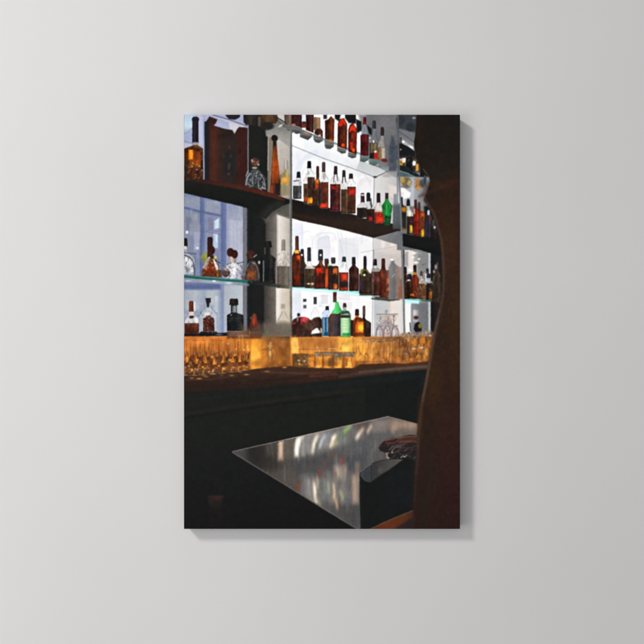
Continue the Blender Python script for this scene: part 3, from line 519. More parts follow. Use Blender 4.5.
bottle(328.2, 338.4, 267, 289.6, (331, 335.6, 257.4, 262), (60, 40, 38), (58, 56, 58), rise=2.4, glow=[(333.6, 267.6, 337.6, 273.6, (236, 118, 50)), (333.4, 283.6, 337, 289.4, (232, 112, 46))], label='square dark bottle with two orange patches'); rect(331.4, 263.6, 336, 266, (232, 232, 234), .7)
bottle(339, 348.2, 271, 290.8, (342, 346, 256.6, 261.8), (110, 44, 36), (46, 56, 56), glass=(246, 246, 248), liq=272.6, rise=7, glow=[(341, 273.6, 347, 281, (208, 60, 42))], label='bottle with clear shoulders and red liquor'); rect(339.6, 282, 348, 287, (50, 44, 44), .8, .95); rect(341, 287.6, 347.6, 290, (176, 66, 40), .8, .8)
bottle(349, 358.8, 269.4, 291, (351.8, 355.6, 257, 263.6), (64, 36, 35), (38, 40, 42), rise=4.4, neckw=1.7, label='round shouldered dark brown bottle')
bottle(359.2, 372, 275, 293.2, (363.4, 366.6, 256, 269), (62, 46, 42), (40, 38, 42), rise=6, label='black capped bottle with a green tinge at its shoulder'); ell(362, 272, 2, 3, (138, 142, 56), .9, .85); ell(365, 272, 3.4, 3.2, (44, 42, 30), .9, .8); ell(364.4, 275, 1.2, 1.2, (226, 226, 222), .6); rect(359.6, 280, 361.4, 292, (70, 44, 86), .9, .7); line(curve([(361, 273), (365, 269.8), (369, 273)]), .8, (170, 172, 90), .6, .6)
bottle(371.4, 380.4, 271, 295.6, (372.8, 377, 259, 265.4), (84, 44, 41), (40, 38, 42), rise=4.6, glass=(150, 140, 138), liq=272); ell(375.4, 267, 1.6, 1.2, (220, 216, 214), .7); rect(371.8, 272, 374.4, 282, (120, 78, 72), 1, .7)
bottle(379.6, 387, 272, 297.4, (381.4, 385.2, 258.4, 270), (104, 46, 38), (62, 34, 34), rise=5, label='tall red brown bottle at the mirror edge'); ell(382.4, 274, 1.8, 3, (140, 62, 42), 1, .8)
bottle(385.8, 391, 276, 298.4, (386.6, 389.6, 270, 274), (128, 70, 54), (96, 64, 58), rise=3, s=.8, glow=[(386.8, 278, 389.8, 284, (204, 100, 68)), (386.8, 287.4, 389.6, 291, (206, 96, 62))])
k = item('bottle', 'grey ghost of a bottle reflected in the side mirror, middle row')
poly(profile(388.6, 399.4, 268, 299.4, 390.8, 394.2, 260.4, 6), hx((388, (142, 138, 136)), (394, (116, 116, 118)), (400, (140, 130, 126))), 1.1, .92, k); ell(392, 259.8, 1.8, 1.1, (250, 248, 244), .7); line([(392, 277), (394.6, 274)], .9, (170, 174, 178), .7, .7)
rect(396.4, 267, 403, 299, hx((396, (166, 136, 122)), (402, (140, 118, 108))), 1.4, .75); rect(398, 286, 403, 299, (150, 96, 72), 1.2, .7)
bottle(403.6, 409, 279, 298.6, (404, 406.8, 266.6, 273.4), (70, 42, 36), (40, 38, 40), rise=5, s=.6)
bottle(406.8, 412.4, 279, 298.4, (406.8, 412, 274, 280), (62, 38, 34), (34, 36, 40), rise=1, s=.6); ell(408.6, 280.2, 1.6, .8, (220, 218, 214), .6)
bottle(411.4, 419, 279.4, 298.6, (413.2, 416.4, 265, 272.6), (104, 44, 32), (40, 32, 32), rise=7, s=.6, glow=[(409.8, 293.6, 414, 295.6, (220, 110, 56))], label='red brown bottle with a yellow neck in the side mirror'); rect(413, 272, 416, 274.6, (200, 150, 60), .6); ell(415, 280, 2.4, 2.6, (150, 48, 34), 1.1, .8)
bottle(418.8, 426.2, 283, 299.4, (420, 422.6, 271, 276), (120, 78, 56), (74, 58, 54), glass=(206, 198, 188), liq=284, rise=7, s=.6)
bottle(426, 433, 283, 300, (426.2, 428.8, 268.4, 278), (48, 36, 36), (38, 38, 42), glass=(206, 212, 218), liq=283.4, rise=5, s=.6, glow=[(429.6, 290.6, 432.2, 299.6, (238, 142, 46))], label='dark bottle with an orange stripe at the far right'); line([(425.6, 274), (426, 284)], 1.2, (226, 230, 236), .7); rect(428.6, 273.6, 430.8, 278, (44, 44, 48), .7)
bottle(432.4, 441, 278, 302, (436.4, 438.4, 262, 268), (76, 60, 54), (90, 70, 66), rise=9, s=.8); ell(435.8, 267, 1.1, 2.4, (222, 226, 230), .7); ell(434.2, 271.6, 1.2, 1.6, (206, 210, 214), .7); line([(432.6, 284), (434, 277)], 1, (150, 156, 160), .7, .8); ell(438.6, 284, 1.8, 5, (104, 82, 66), 1.2, .7)

W_, G_, D_ = [(236, 236, 240), (210, 212, 220), (190, 196, 206)], [(170, 174, 182), (150, 152, 160)], [(70, 70, 76), (92, 92, 100), (52, 46, 46)]
sparkle(184, 256, 194.4, 275, 46, W_, D_ + G_, None, .55)
sparkle(202, 259, 219, 276, 40, [(196, 140, 80), (150, 84, 44), (222, 214, 200)], [(58, 36, 30), (84, 46, 30)], 'o', .5)
sparkle(222, 262, 243, 279, 90, W_, D_ + [(110, 108, 116), (84, 66, 64)], 'o', .6)
sparkle(243, 262, 259, 281, 60, [(150, 150, 156), (120, 108, 100), (160, 96, 54)], [(46, 42, 42), (58, 44, 40)], 'o', .5)
sparkle(246, 171, 266, 189, 80, [(170, 176, 184), (130, 134, 140), (196, 198, 204)], [(34, 35, 36), (52, 54, 56)], 'o', .6)
sparkle(250.6, 158, 259, 168, 22, [(150, 120, 100), (176, 160, 150)], [(52, 40, 36)], 'o', .6)
sparkle(277, 252, 290, 266, 26, [(236, 230, 224), (214, 206, 200)], [(120, 112, 104), (96, 90, 84)], None, .4)
sparkle(184, 158, 203, 181, 40, [(170, 92, 36), (206, 140, 70), (150, 100, 60)], [(52, 34, 26), (70, 40, 28)], None, .4)
# ---------------- glass divider edges ----------------
k_div = item('glass_divider', 'upright glass divider edge between the two bays')
line([(291.2, 128), (291.2, 336)], 1.9, vy((128, (112, 116, 116)), (170, (98, 102, 100)), (200, (88, 90, 88)), (240, (112, 112, 108)), (300, (118, 118, 116)), (336, (110, 100, 84))), .6, .95, k_div)
line([(290, 130), (289.8, 336)], .8, (160, 160, 154), .6, .6)
k_div2 = item('glass_divider', 'upright glass divider edge in front of the side mirror')
line([(397.6, 114), (398.6, 160), (401.6, 232), (402.4, 262), (404.6, 337)], 1.8, vy((114, (92, 94, 97)), (160, (96, 98, 102)), (190, (130, 136, 142)), (235, (112, 118, 124)), (262, (120, 122, 126)), (300, (134, 134, 134)), (337, (128, 122, 114))), .7, .95, k_div2)
line([(373.6, 250), (374, 262)], .8, (110, 112, 112), .5, .7); line([(373.2, 238), (372.4, 337)], .8, (130, 130, 130), .5, .6)

# ---------------- bottom row ----------------
bottle(184.6, 199, 322, 337, (189, 193.6, 301, 311.6), (94, 42, 34), (96, 52, 40), glass=(218, 214, 208), liq=323.4, rise=9, neckw=2.4, label='clear shouldered bottle of red brown liquor at the lower left'); ell(191.6, 317, 2.4, 1.6, (46, 36, 36), .7); rect(193.6, 302, 195.4, 311, (232, 226, 220), .8, .8); ell(196.6, 320, 1.6, 3, (238, 236, 232), .9, .8); rect(186, 330, 198, 336, (62, 36, 32), 1, .7); rect(190, 312, 193.4, 315.4, (220, 200, 190), .8)
bottle(200.6, 216, 314, 335, (206, 210.8, 298, 302.6), (86, 46, 40), (48, 46, 46), glass=(190, 196, 202), liq=333.4, rise=8.5, neckw=1.8, streak=False, label='clear bottle with dark liquor and a wedge stopper'); poly([(205, 298.2), (211, 298.2), (209.6, 302.6), (208.8, 307.4), (207, 307.4), (206.4, 302.6)], (46, 45, 46), .5)
poly([(203, 331.4), (203, 318.6), (205.6, 317.4), (206.6, 315.6), (209.6, 315), (211.6, 317.2), (214.2, 318), (214.4, 331.4)], hx((203, (62, 36, 33)), (207, (94, 50, 42)), (211, (84, 44, 36)), (214.4, (60, 40, 38))), .6); rect(205, 321.6, 212.4, 326, (76, 34, 28), .9, .7); line([(201, 330), (201.6, 318), (206, 308)], .9, (160, 168, 174), .6, .8); rect(204.4, 312.6, 209.6, 315.2, (228, 224, 222), .8, .8)
bottle(227, 243.6, 315.4, 331, (229.4, 238.4, 298.6, 305), (42, 44, 46), (40, 38, 38), rise=3, neckw=3, label='black square bottle with a wide cap'); rect(232.2, 305, 236.8, 312.4, hx((232, (84, 88, 94)), (235, (150, 156, 160)), (237, (80, 84, 88))), .7); poly([(230.6, 303), (237.6, 303), (236.4, 306), (231.6, 306)], (42, 40, 40), .6); ell(231, 315, .9, .8, (140, 142, 146), .5, .8); line([(228.4, 318), (242, 318.4)], .7, (64, 66, 68), .5, .7)
k = item('figurine', 'small amber figurine shaped bottle against the post')
poly(curve([(248.6, 329.6), (250, 324), (251.4, 320), (252.6, 315), (254.6, 313.6), (256.4, 316), (257.4, 321), (259.6, 325), (260.6, 330)]), vy((313, (124, 66, 52)), (322, (122, 50, 36)), (330, (70, 44, 38))), .9, 1, k); ell(254, 321, 1.2, 4, (166, 76, 52), .8, .8); ell(251, 318, .9, 1.4, (112, 84, 72), .7, .8); ell(259, 322, 1.4, 2, (62, 54, 52), .9, .7)
k = item('bottle', 'faint ghost of a bottle in the mirror, bottom row'); poly(profile(277.4, 290, 318.6, 326, 281.6, 284.6, 308, 8), (206, 196, 182), .9, .7, k); rect(281, 304, 285, 308.6, (168, 160, 150), .8, .9); line(curve([(278, 320), (280, 317), (282.4, 312)]), .9, (150, 142, 132), .7, .7); line(curve([(285, 312), (287, 317), (290, 320)]), .9, (160, 152, 142), .7, .6); ell(284, 322.4, 6, 1.4, (196, 182, 160), 1, .7)
poly([(184, 334.2), (198, 334.4), (201, 331.4), (216, 331.6), (218, 333), (229, 332.4), (229, 336), (184, 337.4)], (36, 34, 34), .8)
ell(219, 334.6, 3, .8, (150, 152, 156), .7, .6)
sparkle(185, 314, 199, 324, 24, W_, D_, None, .45); sparkle(201, 310, 216, 332, 40, W_, D_ + G_, None, .4); sparkle(204, 318, 214, 331, 16, [(112, 62, 50)], [(58, 34, 31)], None, .5)
sparkle(228, 317, 243, 330, 24, [(72, 76, 80), (96, 100, 104)], [(28, 29, 30)], None, .5)
# lit panel behind the glasses
k_pan = item('lit_panel', 'amber lit panel glowing behind the rows of glasses')
rect(184, 336.4, 291, 372, vy((336, (206, 140, 78)), (342, (200, 122, 54)), (352, (176, 108, 52)), (362, (140, 88, 50)), (372, (110, 74, 48))), .8, 1, k_pan)
rect(236, 338.5, 266, 370, hx((236, (200, 126, 56)), (247, (236, 168, 74)), (256, (248, 186, 84)), (264, (230, 158, 74))), 3.0, .85)
ell(254, 353, 7, 8, (254, 198, 96), 3.5, .8)
poly([(262, 334), (291, 330), (291, 368), (262, 368)], vy((330, (120, 112, 100)), (338, (150, 118, 84)), (348, (190, 130, 76)), (360, (196, 134, 72)), (368, (150, 100, 60))), 2.4, .85)
rect(266, 338, 288, 346, (172, 118, 74), 2.5, .7); ell(264, 352, 3, 9, (238, 170, 80), 2.4, .7)
poly([(240, 322), (250, 330), (266, 320), (291, 322), (291, 337), (240, 338)], vy((320, (96, 90, 82)), (337, (124, 104, 86))), 2.4, .5)
rect(227, 331, 262, 338.6, hx((227, (102, 66, 52)), (240, (116, 78, 58)), (250, (116, 76, 52)), (262, (110, 82, 64))), 1.2, .85); rect(264, 324, 291, 336, (112, 104, 92), 2.4, .75)
for x in range(186, 246, 4):
    rect(x, 337.5, x + 1.3 + rng.rand(), 356, (222, 150, 84) if (x // 4) % 2 else (168, 100, 52), .9, .4)
rect(290.6, 336.4, 434, 369, vy((336, (216, 158, 86)), (344, (222, 164, 84)), (356, (214, 150, 74)), (369, (150, 98, 54))), .7, 1, k_pan)
rect(291.8, 338, 298.6, 355, hx((291, (240, 180, 92)), (295, (254, 214, 128)), (299, (232, 168, 84))), 1.2, .9)
rect(299, 338, 306, 348, (206, 146, 78), 1.6, .6); rect(308, 338, 336, 352, (204, 144, 84), 3, .6)
ell(346, 346, 7, 9, (254, 202, 104), 3.4, .95); ell(360, 352, 6, 11, (248, 186, 86), 3, .9); ell(336, 341, 5, 4, (236, 178, 92), 2.5, .7)
poly([(366, 336), (434, 332), (434, 370), (366, 370)], hx((366, (220, 156, 80)), (380, (188, 128, 74)), (400, (160, 112, 76)), (430, (150, 100, 66))), 3, .7)
for (x, c) in ((298.8, (176, 120, 70)), (306, (190, 140, 80)), (318, (170, 120, 80)), (327, (190, 140, 86)), (339, (176, 124, 70)), (353, (150, 104, 58)), (320.6, (226, 172, 96)), (312, (222, 170, 96))):
    line([(x, 338), (x, 352)], 1.0, c, .8, .65)
line([(293, 349.4), (340, 349)], .9, (134, 106, 82), .7, .75); line([(296, 348), (338, 347.6)], .8, (240, 196, 120), .6, .5)
# right bay bottles standing on the counter ledge
rect(303.2, 299, 306.4, 301.8, (70, 72, 78), .6); rect(303.2, 305, 306.4, 308.4, (104, 106, 112), .6)
def hanging_cap(x0, y0, x1, y1, c, body):
    k = item('bottle', None); P = profile(*body); poly(P, (236, 238, 244), .8, .55, k); n = len(P); line(P[1:11], .6, (206, 208, 216), .5, .7); line(P[13:n - 1], .6, (210, 212, 220), .5, .7)
    rect(x0, y0, x1, y1, c, .55, 1, k)
hanging_cap(313.6, 297, 316.8, 304.2, (68, 70, 78), (311, 319, 314, 330, 314.2, 316.2, 303, 7))
k = item('bottle', 'low dark bottles lying in shadow with a red glow'); poly(curve([(292, 336), (292, 322), (296, 318), (302, 317), (308, 318), (311, 320), (314, 318), (318.6, 317), (321, 319), (322, 326), (322, 337)]), hx((292, (60, 44, 40)), (300, (74, 46, 40)), (312, (84, 62, 54)), (322, (50, 36, 34))), .8, 1, k)
rect(292, 330, 312, 337, (66, 46, 38), 1); ell(305, 319.6, 3.4, 2.6, (216, 84, 88), .9); ell(301.4, 321, 1.2, 3, (206, 60, 70), .8, .9); ell(307, 322, 2, 1.6, (150, 60, 50), .9, .8); poly([(311, 334), (312, 331), (316, 328), (319.4, 328.6), (320, 333)], (250, 248, 248), .8); rect(318.4, 319, 322, 330, (52, 36, 34), .8); ell(309, 326, 3, 3, (92, 70, 58), 1, .7); rect(320.4, 328, 323, 333, (226, 206, 160), .8, .8)
ell(298.6, 314.8, 1.6, 1.8, (70, 40, 42), .7); ell(297.6, 319, 1, 2.6, (150, 130, 130), .7, .9); ell(294.4, 323.4, 1.6, .9, (170, 60, 60), .7)
bottle(322.2, 329.4, 313.6, 336, (325.4, 329, 306, 310.2), (52, 98, 128), (46, 50, 56), glass=(188, 214, 238), liq=317.6, rise=4.4, streak=False, label='pale blue gin bottle on the bottom row'); rect(322.8, 317.6, 325, 335, (126, 166, 196), .7, .9); rect(325, 317.6, 326.8, 332, (44, 88, 122), .6); rect(326.6, 318, 328, 332, (146, 178, 200), .6, .8); rect(324, 332.4, 327.6, 335.8, (42, 78, 96), .8)
k = item('bottle', 'green necked bottle with a dark body on the bottom row')
poly([(332.8, 313), (335, 308), (335.6, 302), (338, 302), (340, 308), (342.4, 311.6), (341, 313.6), (341, 336.6), (328.6, 336.6), (328.2, 319), (330, 314.6)], hx((328, (84, 62, 58)), (333, (96, 74, 68)), (336.4, (70, 62, 66)), (341, (56, 38, 36))), .6, 1, k)
poly([(330.8, 313.6), (334.4, 308.6), (335.4, 302), (338, 302), (340, 308), (342, 311.8), (338, 313.8)], hx((331, (82, 196, 118)), (335, (110, 226, 140)), (338, (86, 206, 116)), (342, (70, 170, 92))), .6)
rect(333, 292, 336.6, 302.4, vy((291, (70, 80, 56)), (295, (80, 46, 52)), (300, (92, 62, 60)), (302, (58, 120, 80))), .6, 1, k); rect(334.6, 316, 337, 334, (66, 66, 78), .9, .8)
bottle(340.4, 350.6, 314, 337.4, (343, 346.4, 303, 307.2), (96, 176, 110), (56, 50, 52), glass=(120, 160, 128), liq=336, rise=4, neckw=1.4, streak=False, label='green bottle with a pale label on the bottom row'); poly([(341, 315), (342, 311), (349, 311), (350, 315), (347, 313)], (48, 74, 58), .7, .9); rect(340.4, 315.2, 350, 318, (60, 54, 48), .7); rect(341, 318, 349.8, 333.4, hx((341, (150, 200, 150)), (344, (206, 238, 196)), (347, (186, 228, 176)), (350, (120, 180, 126))), .6); rect(342.6, 333, 350, 337.4, hx((342, (60, 130, 80)), (346, (44, 178, 84)), (350, (34, 120, 64))), .6)
rect(349.4, 315, 351, 335, (52, 110, 72), .6, .7); rect(350.6, 320, 354, 336, (52, 38, 34), .7)
for yy in (320.6, 323, 326, 329): line([(342.6, yy), (348.6, yy + .2)], .6, (150, 196, 146), .4, .6)
bottle(353.2, 365.6, 320.6, 336.6, (355, 359, 309, 315.4), (206, 100, 34), (44, 42, 46), rise=4.4, neckw=1.6, streak=False, label='glowing orange bottle on the bottom row'); poly([(352.8, 322), (356, 317.6), (361, 317.4), (357, 321), (355.2, 328), (355.4, 336.6), (352.8, 336.6)], (96, 46, 30), .9, .9); rect(357.6, 322.6, 364.6, 332, (240, 140, 40), 1, .95); ell(361, 327.6, 2.8, 3.2, (255, 206, 70), .9); rect(363.6, 319, 366, 336, (70, 42, 34), .7, .9); rect(354.6, 332.6, 365, 336.6, (92, 50, 32), .8, .8); rect(358.4, 318, 364, 321.6, (78, 48, 42), .9, .8)
bottle(364.6, 371, 323, 336.8, (362.6, 365.4, 305.6, 314.6), (62, 44, 40), (92, 68, 62), rise=5, streak=True, neckw=1.1)
# stacked coupes in front of the mirror
k = item('stacked_glasses', 'pyramid of clear upturned stem glasses')
poly(curve([(375.4, 336.6), (376, 330), (378, 326.4), (380.6, 324), (382, 316), (386, 314), (391, 315), (392.6, 324), (397, 326.4), (398.6, 331), (398.6, 337)]), vy((313, (206, 198, 196)), (324, (176, 164, 164)), (337, (186, 168, 164))), 1, .7, k)
for (xa, xb, yt, yb) in ((376, 382.8, 326, 337), (383.4, 391, 326, 338), (391.6, 398.4, 326, 337)):
    line(curve([(xa, yb), (xa + .4, yb - 6), (xa + 2, yt + 1), (xb - 2, yt + 1), (xb - .4, yb - 6), (xb, yb)]), .9, (120, 108, 112), .6, .8)
    rect(xa + 1.6, yt + 3.6, xa + 3.4, yb - 1, (226, 222, 226), .8, .8)
line([(376.6, 314.4), (397.4, 314)], .9, (128, 122, 124), .6, .75); line([(380, 314.6), (380.4, 324)], .9, (156, 146, 146), .6, .7); line([(393.6, 314.6), (393.6, 325)], 1.0, (132, 122, 124), .6, .8); line([(391.4, 314.4), (393.6, 317), (396, 314.4)], .8, (140, 130, 130), .6, .8); ell(386.4, 311.4, 1.6, 1.8, (150, 158, 166), .8, .8); ell(386.4, 318.6, 3, 1.4, (216, 182, 158), .8, .8); line([(377, 325.6), (398, 325.6)], .9, (140, 126, 128), .7, .7); ell(387, 322, 3.4, 2.6, (172, 156, 156), .9, .7); ell(386.4, 334.4, 2.4, 2.6, (208, 176, 156), .9, .8)
k = item('bottle', 'small dark posy bottle beside the right glasses')
poly(curve([(413.6, 329), (415, 324), (418.6, 322), (421.4, 326), (421, 332.6), (416, 333)]), (34, 32, 40), .8, 1, k); ell(420, 326, 1.6, 2.4, (150, 140, 40), .8, .9); ell(416, 317.6, 2.2, 2, (62, 54, 60), .9, .85); ell(414.6, 313, 1.4, 3, (226, 220, 214), .9, .7); line([(410, 323), (410.6, 331)], 1.2, (70, 72, 70), .6, .85); ell(409, 333, 1, 1, (50, 50, 50), .6, .8); rect(414, 316.4, 418.4, 318.4, (88, 60, 52), .8, .8)
sparkle(376, 314, 398.4, 337, 90, [(232, 228, 230), (214, 206, 208), (222, 190, 170)], [(128, 116, 120), (106, 96, 100), (150, 138, 140)], None, .5)
sparkle(406, 262, 433, 299, 40, [(214, 214, 216), (190, 130, 80)], [(40, 34, 34)], None, .4)
sparkle(399, 158, 426, 190, 50, [(214, 216, 220), (206, 150, 70), (120, 140, 142)], [(34, 36, 38), (60, 62, 66)], None, .5)
# ---------------- glasses on the counter ----------------
def flute(cx, yt, yb, yf, w, gain=1.0):
    k = item('goblet', None)
    P = [(cx - w, yt)] + curve([(cx - w, yt), (cx - w * .98, yt + (yb - yt) * .55), (cx - w * .66, yt + (yb - yt) * .85), (cx - .7, yb), (cx - .6, yf - 1), (cx + .6, yf - 1), (cx + .7, yb), (cx + w * .66, yt + (yb - yt) * .85), (cx + w * .98, yt + (yb - yt) * .55), (cx + w, yt)])
    w_ = window(cx - w, cx + w, yt, yf, 2)
    m = sdist(P, XX[w_], YY[w_]) < 0; s = IDS[w_]; s[m] = k
    n = len(P)
    line(P[1:n // 2 - 2], .8, (110, 70, 46), .8, .42 * gain); line(P[n // 2 + 4:], .8, (104, 66, 46), .8, .45 * gain)
    line([(cx - w + 1.2, yt + 1), (cx - w + 1.2, yt + (yb - yt) * .5)], .7, (238, 180, 112), .8, .45 * gain)
    H = yb - yt
    for f, al in ((.52, .22), (.62, .3), (.74, .4), (.88, .5)):       # the bowl darkens towards its base
        y = yt + H * f; ww = w * (1 - max(0, f - .5) * 1.1)
        poly(curve([(cx - ww, y), (cx - ww * .6, y + (yb - y) * .6), (cx, yb), (cx + ww * .6, y + (yb - y) * .6), (cx + ww, y)]), (86, 54, 40), 1.0, al * gain)
    t = rng.uniform(-1.6, 1.6); h = rng.uniform(5, 9)
    poly([(cx + t - 1.7, yb - 3.4), (cx + t * .6, yb - 3.4 - h), (cx + t + 1.6, yb - 3.8)], (246, 170, 78), .8, .9 * gain)
    poly([(cx - t - 1.0, yb - 5), (cx - t * .8, yb - 5 - h * .7), (cx - t + 1.0, yb - 5.4)], (206, 136, 68), .8, .6 * gain)
    for q in range(4):
        u = rng.uniform(-.8, .8); y0 = yt + H * rng.uniform(.5, .8)
        line([(cx + u * w, y0), (cx + u * w * .5, y0 + rng.uniform(2, 5))], .7, (64, 42, 34) if q % 2 else (224, 150, 76), .6, .5 * gain)
    rect(cx - w, yb + .6, cx + w, yf - .6, (126, 80, 50), 1.0, .35 * gain)
    poly([(cx - w * .6, yf), (cx - .8, yb + 1), (cx - w * .2, yf)], (240, 164, 78), .7, .7 * gain); ell(cx + rng.uniform(-1, 1), yb + 1.6, 1.0, .9, (214, 186, 166), .6, .5 * gain)
    ell(cx, yf, w * .95, .8, (66, 45, 37), .7, .6 * gain); ell(cx - 1, yf + .5, w * .6, .55, (240, 172, 92), .5, .75 * gain)
rect(184, 352, 250, 372, vy((352, (140, 88, 52)), (360, (112, 74, 50)), (372, (92, 62, 48))), 2, .6)
for (cx, yt, yb, yf, w, g) in ((190.6, 340, 361, 368.6, 4.2, .8), (200, 340.4, 360.4, 368, 4, .8), (208.6, 341, 360, 367.4, 4, .8), (217, 340.6, 360, 367.4, 4, .8), (226, 341, 360, 367, 4.2, .8), (234, 341, 359.6, 366.6, 4, .85),
                               (186, 343, 366, 374.6, 4.6, 1), (195.6, 343, 367.4, 375, 4.8, 1), (204.8, 343.6, 367, 374.6, 4.8, 1), (214, 343.4, 368, 373.4, 5, 1), (224, 343.6, 366.6, 372.6, 5, 1), (233, 342, 366, 371.6, 5, 1), (240, 340, 365.6, 370.6, 4.8, 1), (246, 334, 365.4, 369.6, 4.8, .95)):
    flute(cx, yt, yb, yf, w, g)
for (x, y) in ((187, 358), (197.6, 360), (203, 367), (212, 357), (219, 366), (230, 360), (235, 355), (243, 366), (240, 361), (224, 369), (192, 370), (209, 372), (198, 378), (231, 375), (246, 374)):
    ell(x, y, rng.uniform(.7, 1.8), rng.uniform(.6, 1.5), (250, 184, 92), .7, .8)
for (x, y) in ((197.4, 369.8), (213, 371), (222, 362), (188.6, 366), (236, 349), (228, 344), (247, 346), (244, 350)): ell(x, y, .9, .8, (226, 204, 184), .5, .7)
line(curve([(249.6, 352), (247, 360), (242, 366)]), .9, (70, 48, 38), .6, .8); line([(231.6, 338), (231, 352)], .8, (190, 150, 110), .5, .6); line([(238, 333), (237.6, 346)], .8, (166, 124, 92), .5, .6); line([(249.4, 330), (249.6, 350)], .8, (160, 110, 72), .5, .6)
sparkle(185, 351, 249, 376, 90, [(240, 176, 94), (206, 140, 80), (206, 186, 168), (176, 140, 110)], [(84, 56, 42), (104, 68, 48), (66, 48, 40)], None, .5, (.5, 1.2), (.6, 3.4))
sparkle(236, 331, 250, 350, 26, [(220, 190, 150), (190, 140, 96)], [(80, 56, 44)], None, .4)
for cx, yr, w in ((190, 342, 4.4), (199, 342.4, 4.4), (208, 342, 4.4), (217, 342.6, 4.6), (226.4, 342, 4.6), (235, 340.6, 4.6), (244, 336, 4.6)):   # thin pale rims and lit walls of the front row
    t_ = np.linspace(0, 2 * math.pi, 24)
    line([(cx + w * math.cos(q), yr + .9 * math.sin(q)) for q in t_], .6, (232, 190, 140), .6, .42)
    line([(cx - w, yr), (cx - w, yr + 12)], .7, (238, 196, 146), .6, .4); line([(cx + w, yr), (cx + w * .98, yr + 12)], .7, (150, 102, 66), .6, .45); rect(cx - w * .5, yr + 2, cx - w * .1, yr + 11, (240, 184, 112), 1, .25)
# crystal stopper and its smear on the mirror
ell(270, 353, 1.0, 7, (246, 220, 168), .7, .9); ell(270, 346, 2.2, 1.5, (214, 190, 140), .8, .8); ell(269, 350, 3, .8, (160, 130, 90), .7, .7); line(curve([(272.6, 350), (275, 354), (273.6, 360)]), 1, (236, 190, 116), .7, .7); ell(270.4, 343, 1.1, 1.4, (226, 206, 160), .7, .8); line([(262, 350), (267, 349)], 1, (150, 106, 66), .8, .7); line([(276, 348), (286, 351)], 1, (160, 114, 74), .8, .6)
for i in range(26): ell(rng.uniform(252, 289), rng.uniform(340, 365), rng.uniform(.5, 1.6), rng.uniform(.5, 2), (216, 150, 86) if i % 2 else (150, 104, 66), .8, .35)
rect(299, 337.5, 338, 350, (178, 122, 72), 2, .55); poly([(396, 338), (432, 334), (432, 368), (396, 368)], (150, 100, 62), 5, .5); rect(292, 361, 402, 368.4, (148, 92, 48), 3, .5)
ell(345, 346, 8, 9, (255, 210, 112), 4, .8); ell(361, 350, 5, 11, (250, 192, 92), 3, .7); ell(295, 347, 3.4, 9, (255, 216, 130), 2, .8)
# tumblers
for _ in range(90):                                    # uneven glow of the panel through many thicknesses of glass
    x = rng.uniform(293, 431); y = rng.uniform(338, 356); d = rng.rand()
    c = (250, 196, 104) if d < .35 else ((150, 104, 66) if d < .8 else (120, 92, 74))
    line([(x, y), (x + rng.uniform(-.5, .5), min(366, y + rng.uniform(5, 18)))], rng.uniform(.7, 2.6), c, 1.1, rng.uniform(.06, .2))
for _ in range(50):
    x = rng.uniform(185, 289); y = rng.uniform(338, 352); c = (240, 172, 92) if rng.rand() < .4 else (146, 94, 58)
    line([(x, y), (x + rng.uniform(-.4, .4), y + rng.uniform(5, 16))], rng.uniform(.7, 2.0), c, 1.1, rng.uniform(.05, .18))
def tumbler(x0, x1, yt, yb, dark):
    k = item('tumbler', None)
    P = [(x0, yt), (x1, yt), (x1 - .5, yb), (x0 + .5, yb)]
    w = window(x0, x1, yt, yb, 2); s = IDS[w]; s[sdist(P, XX[w], YY[w]) < 0] = k
    if dark: poly(P, (96, 74, 54), .9, .85)
    else:
        poly(P, hx((x0, (150, 100, 56)), (x0 + (x1 - x0) * .3, (228, 160, 78)), (x0 + (x1 - x0) * .55, (240, 176, 88)), (x1 - 1, (170, 112, 60)), (x1, (120, 82, 54))), .8, .8)
        rect(x0 + .4, yt, x1 - .4, yt + 4.4, (134, 116, 102), .9, .85); line([(x0 + .6, yt + .4), (x1 - .6, yt + .4)], .7, (112, 92, 78), .5, .9); line([(x0 + 1, yt + 2), (x1 - 1.6, yt + 2.4)], .7, (186, 176, 168), .5, .5)
    line([(x0 + .5, yt + 3), (x0 + .8, yb - 1)], .7, (84, 58, 42), .6, .6)
    line([(x1 - 1.3, yt + 2), (x1 - 1.6, yb - 2)], .6, (240, 200, 140) if not dark else (180, 150, 110), .5, .5)
    ell((x0 + x1) / 2, yb - 1.2, (x1 - x0) * .32, 1.2, (252, 196, 106) if not dark else (120, 88, 60), .7, .7)
for x in (292.4, 300.4): tumbler(x, x + 7.8, 353.6, 367.6, True)
rect(292, 354, 314, 357.6, (110, 86, 60), 1, .6)
for (x, y, c) in ((298.6, 360.4, (232, 226, 216)), (304.6, 361, (206, 200, 192)), (295.6, 364, (160, 130, 96)), (302, 365, (170, 136, 100)), (307, 359, (150, 120, 90)), (299.6, 364, (196, 176, 150))): ell(x, y, 1.2, .9, c, .6, .85)
rect(309, 357, 314.6, 367.4, (200, 132, 64), 1, .7); rect(310.6, 362, 313.6, 367, (236, 168, 86), .8, .7)
for xa, xb in ((314.4, 322.3), (322.7, 332.2), (332.6, 342.8), (343.2, 355.4)): tumbler(xa, xb, 352, 368, False)
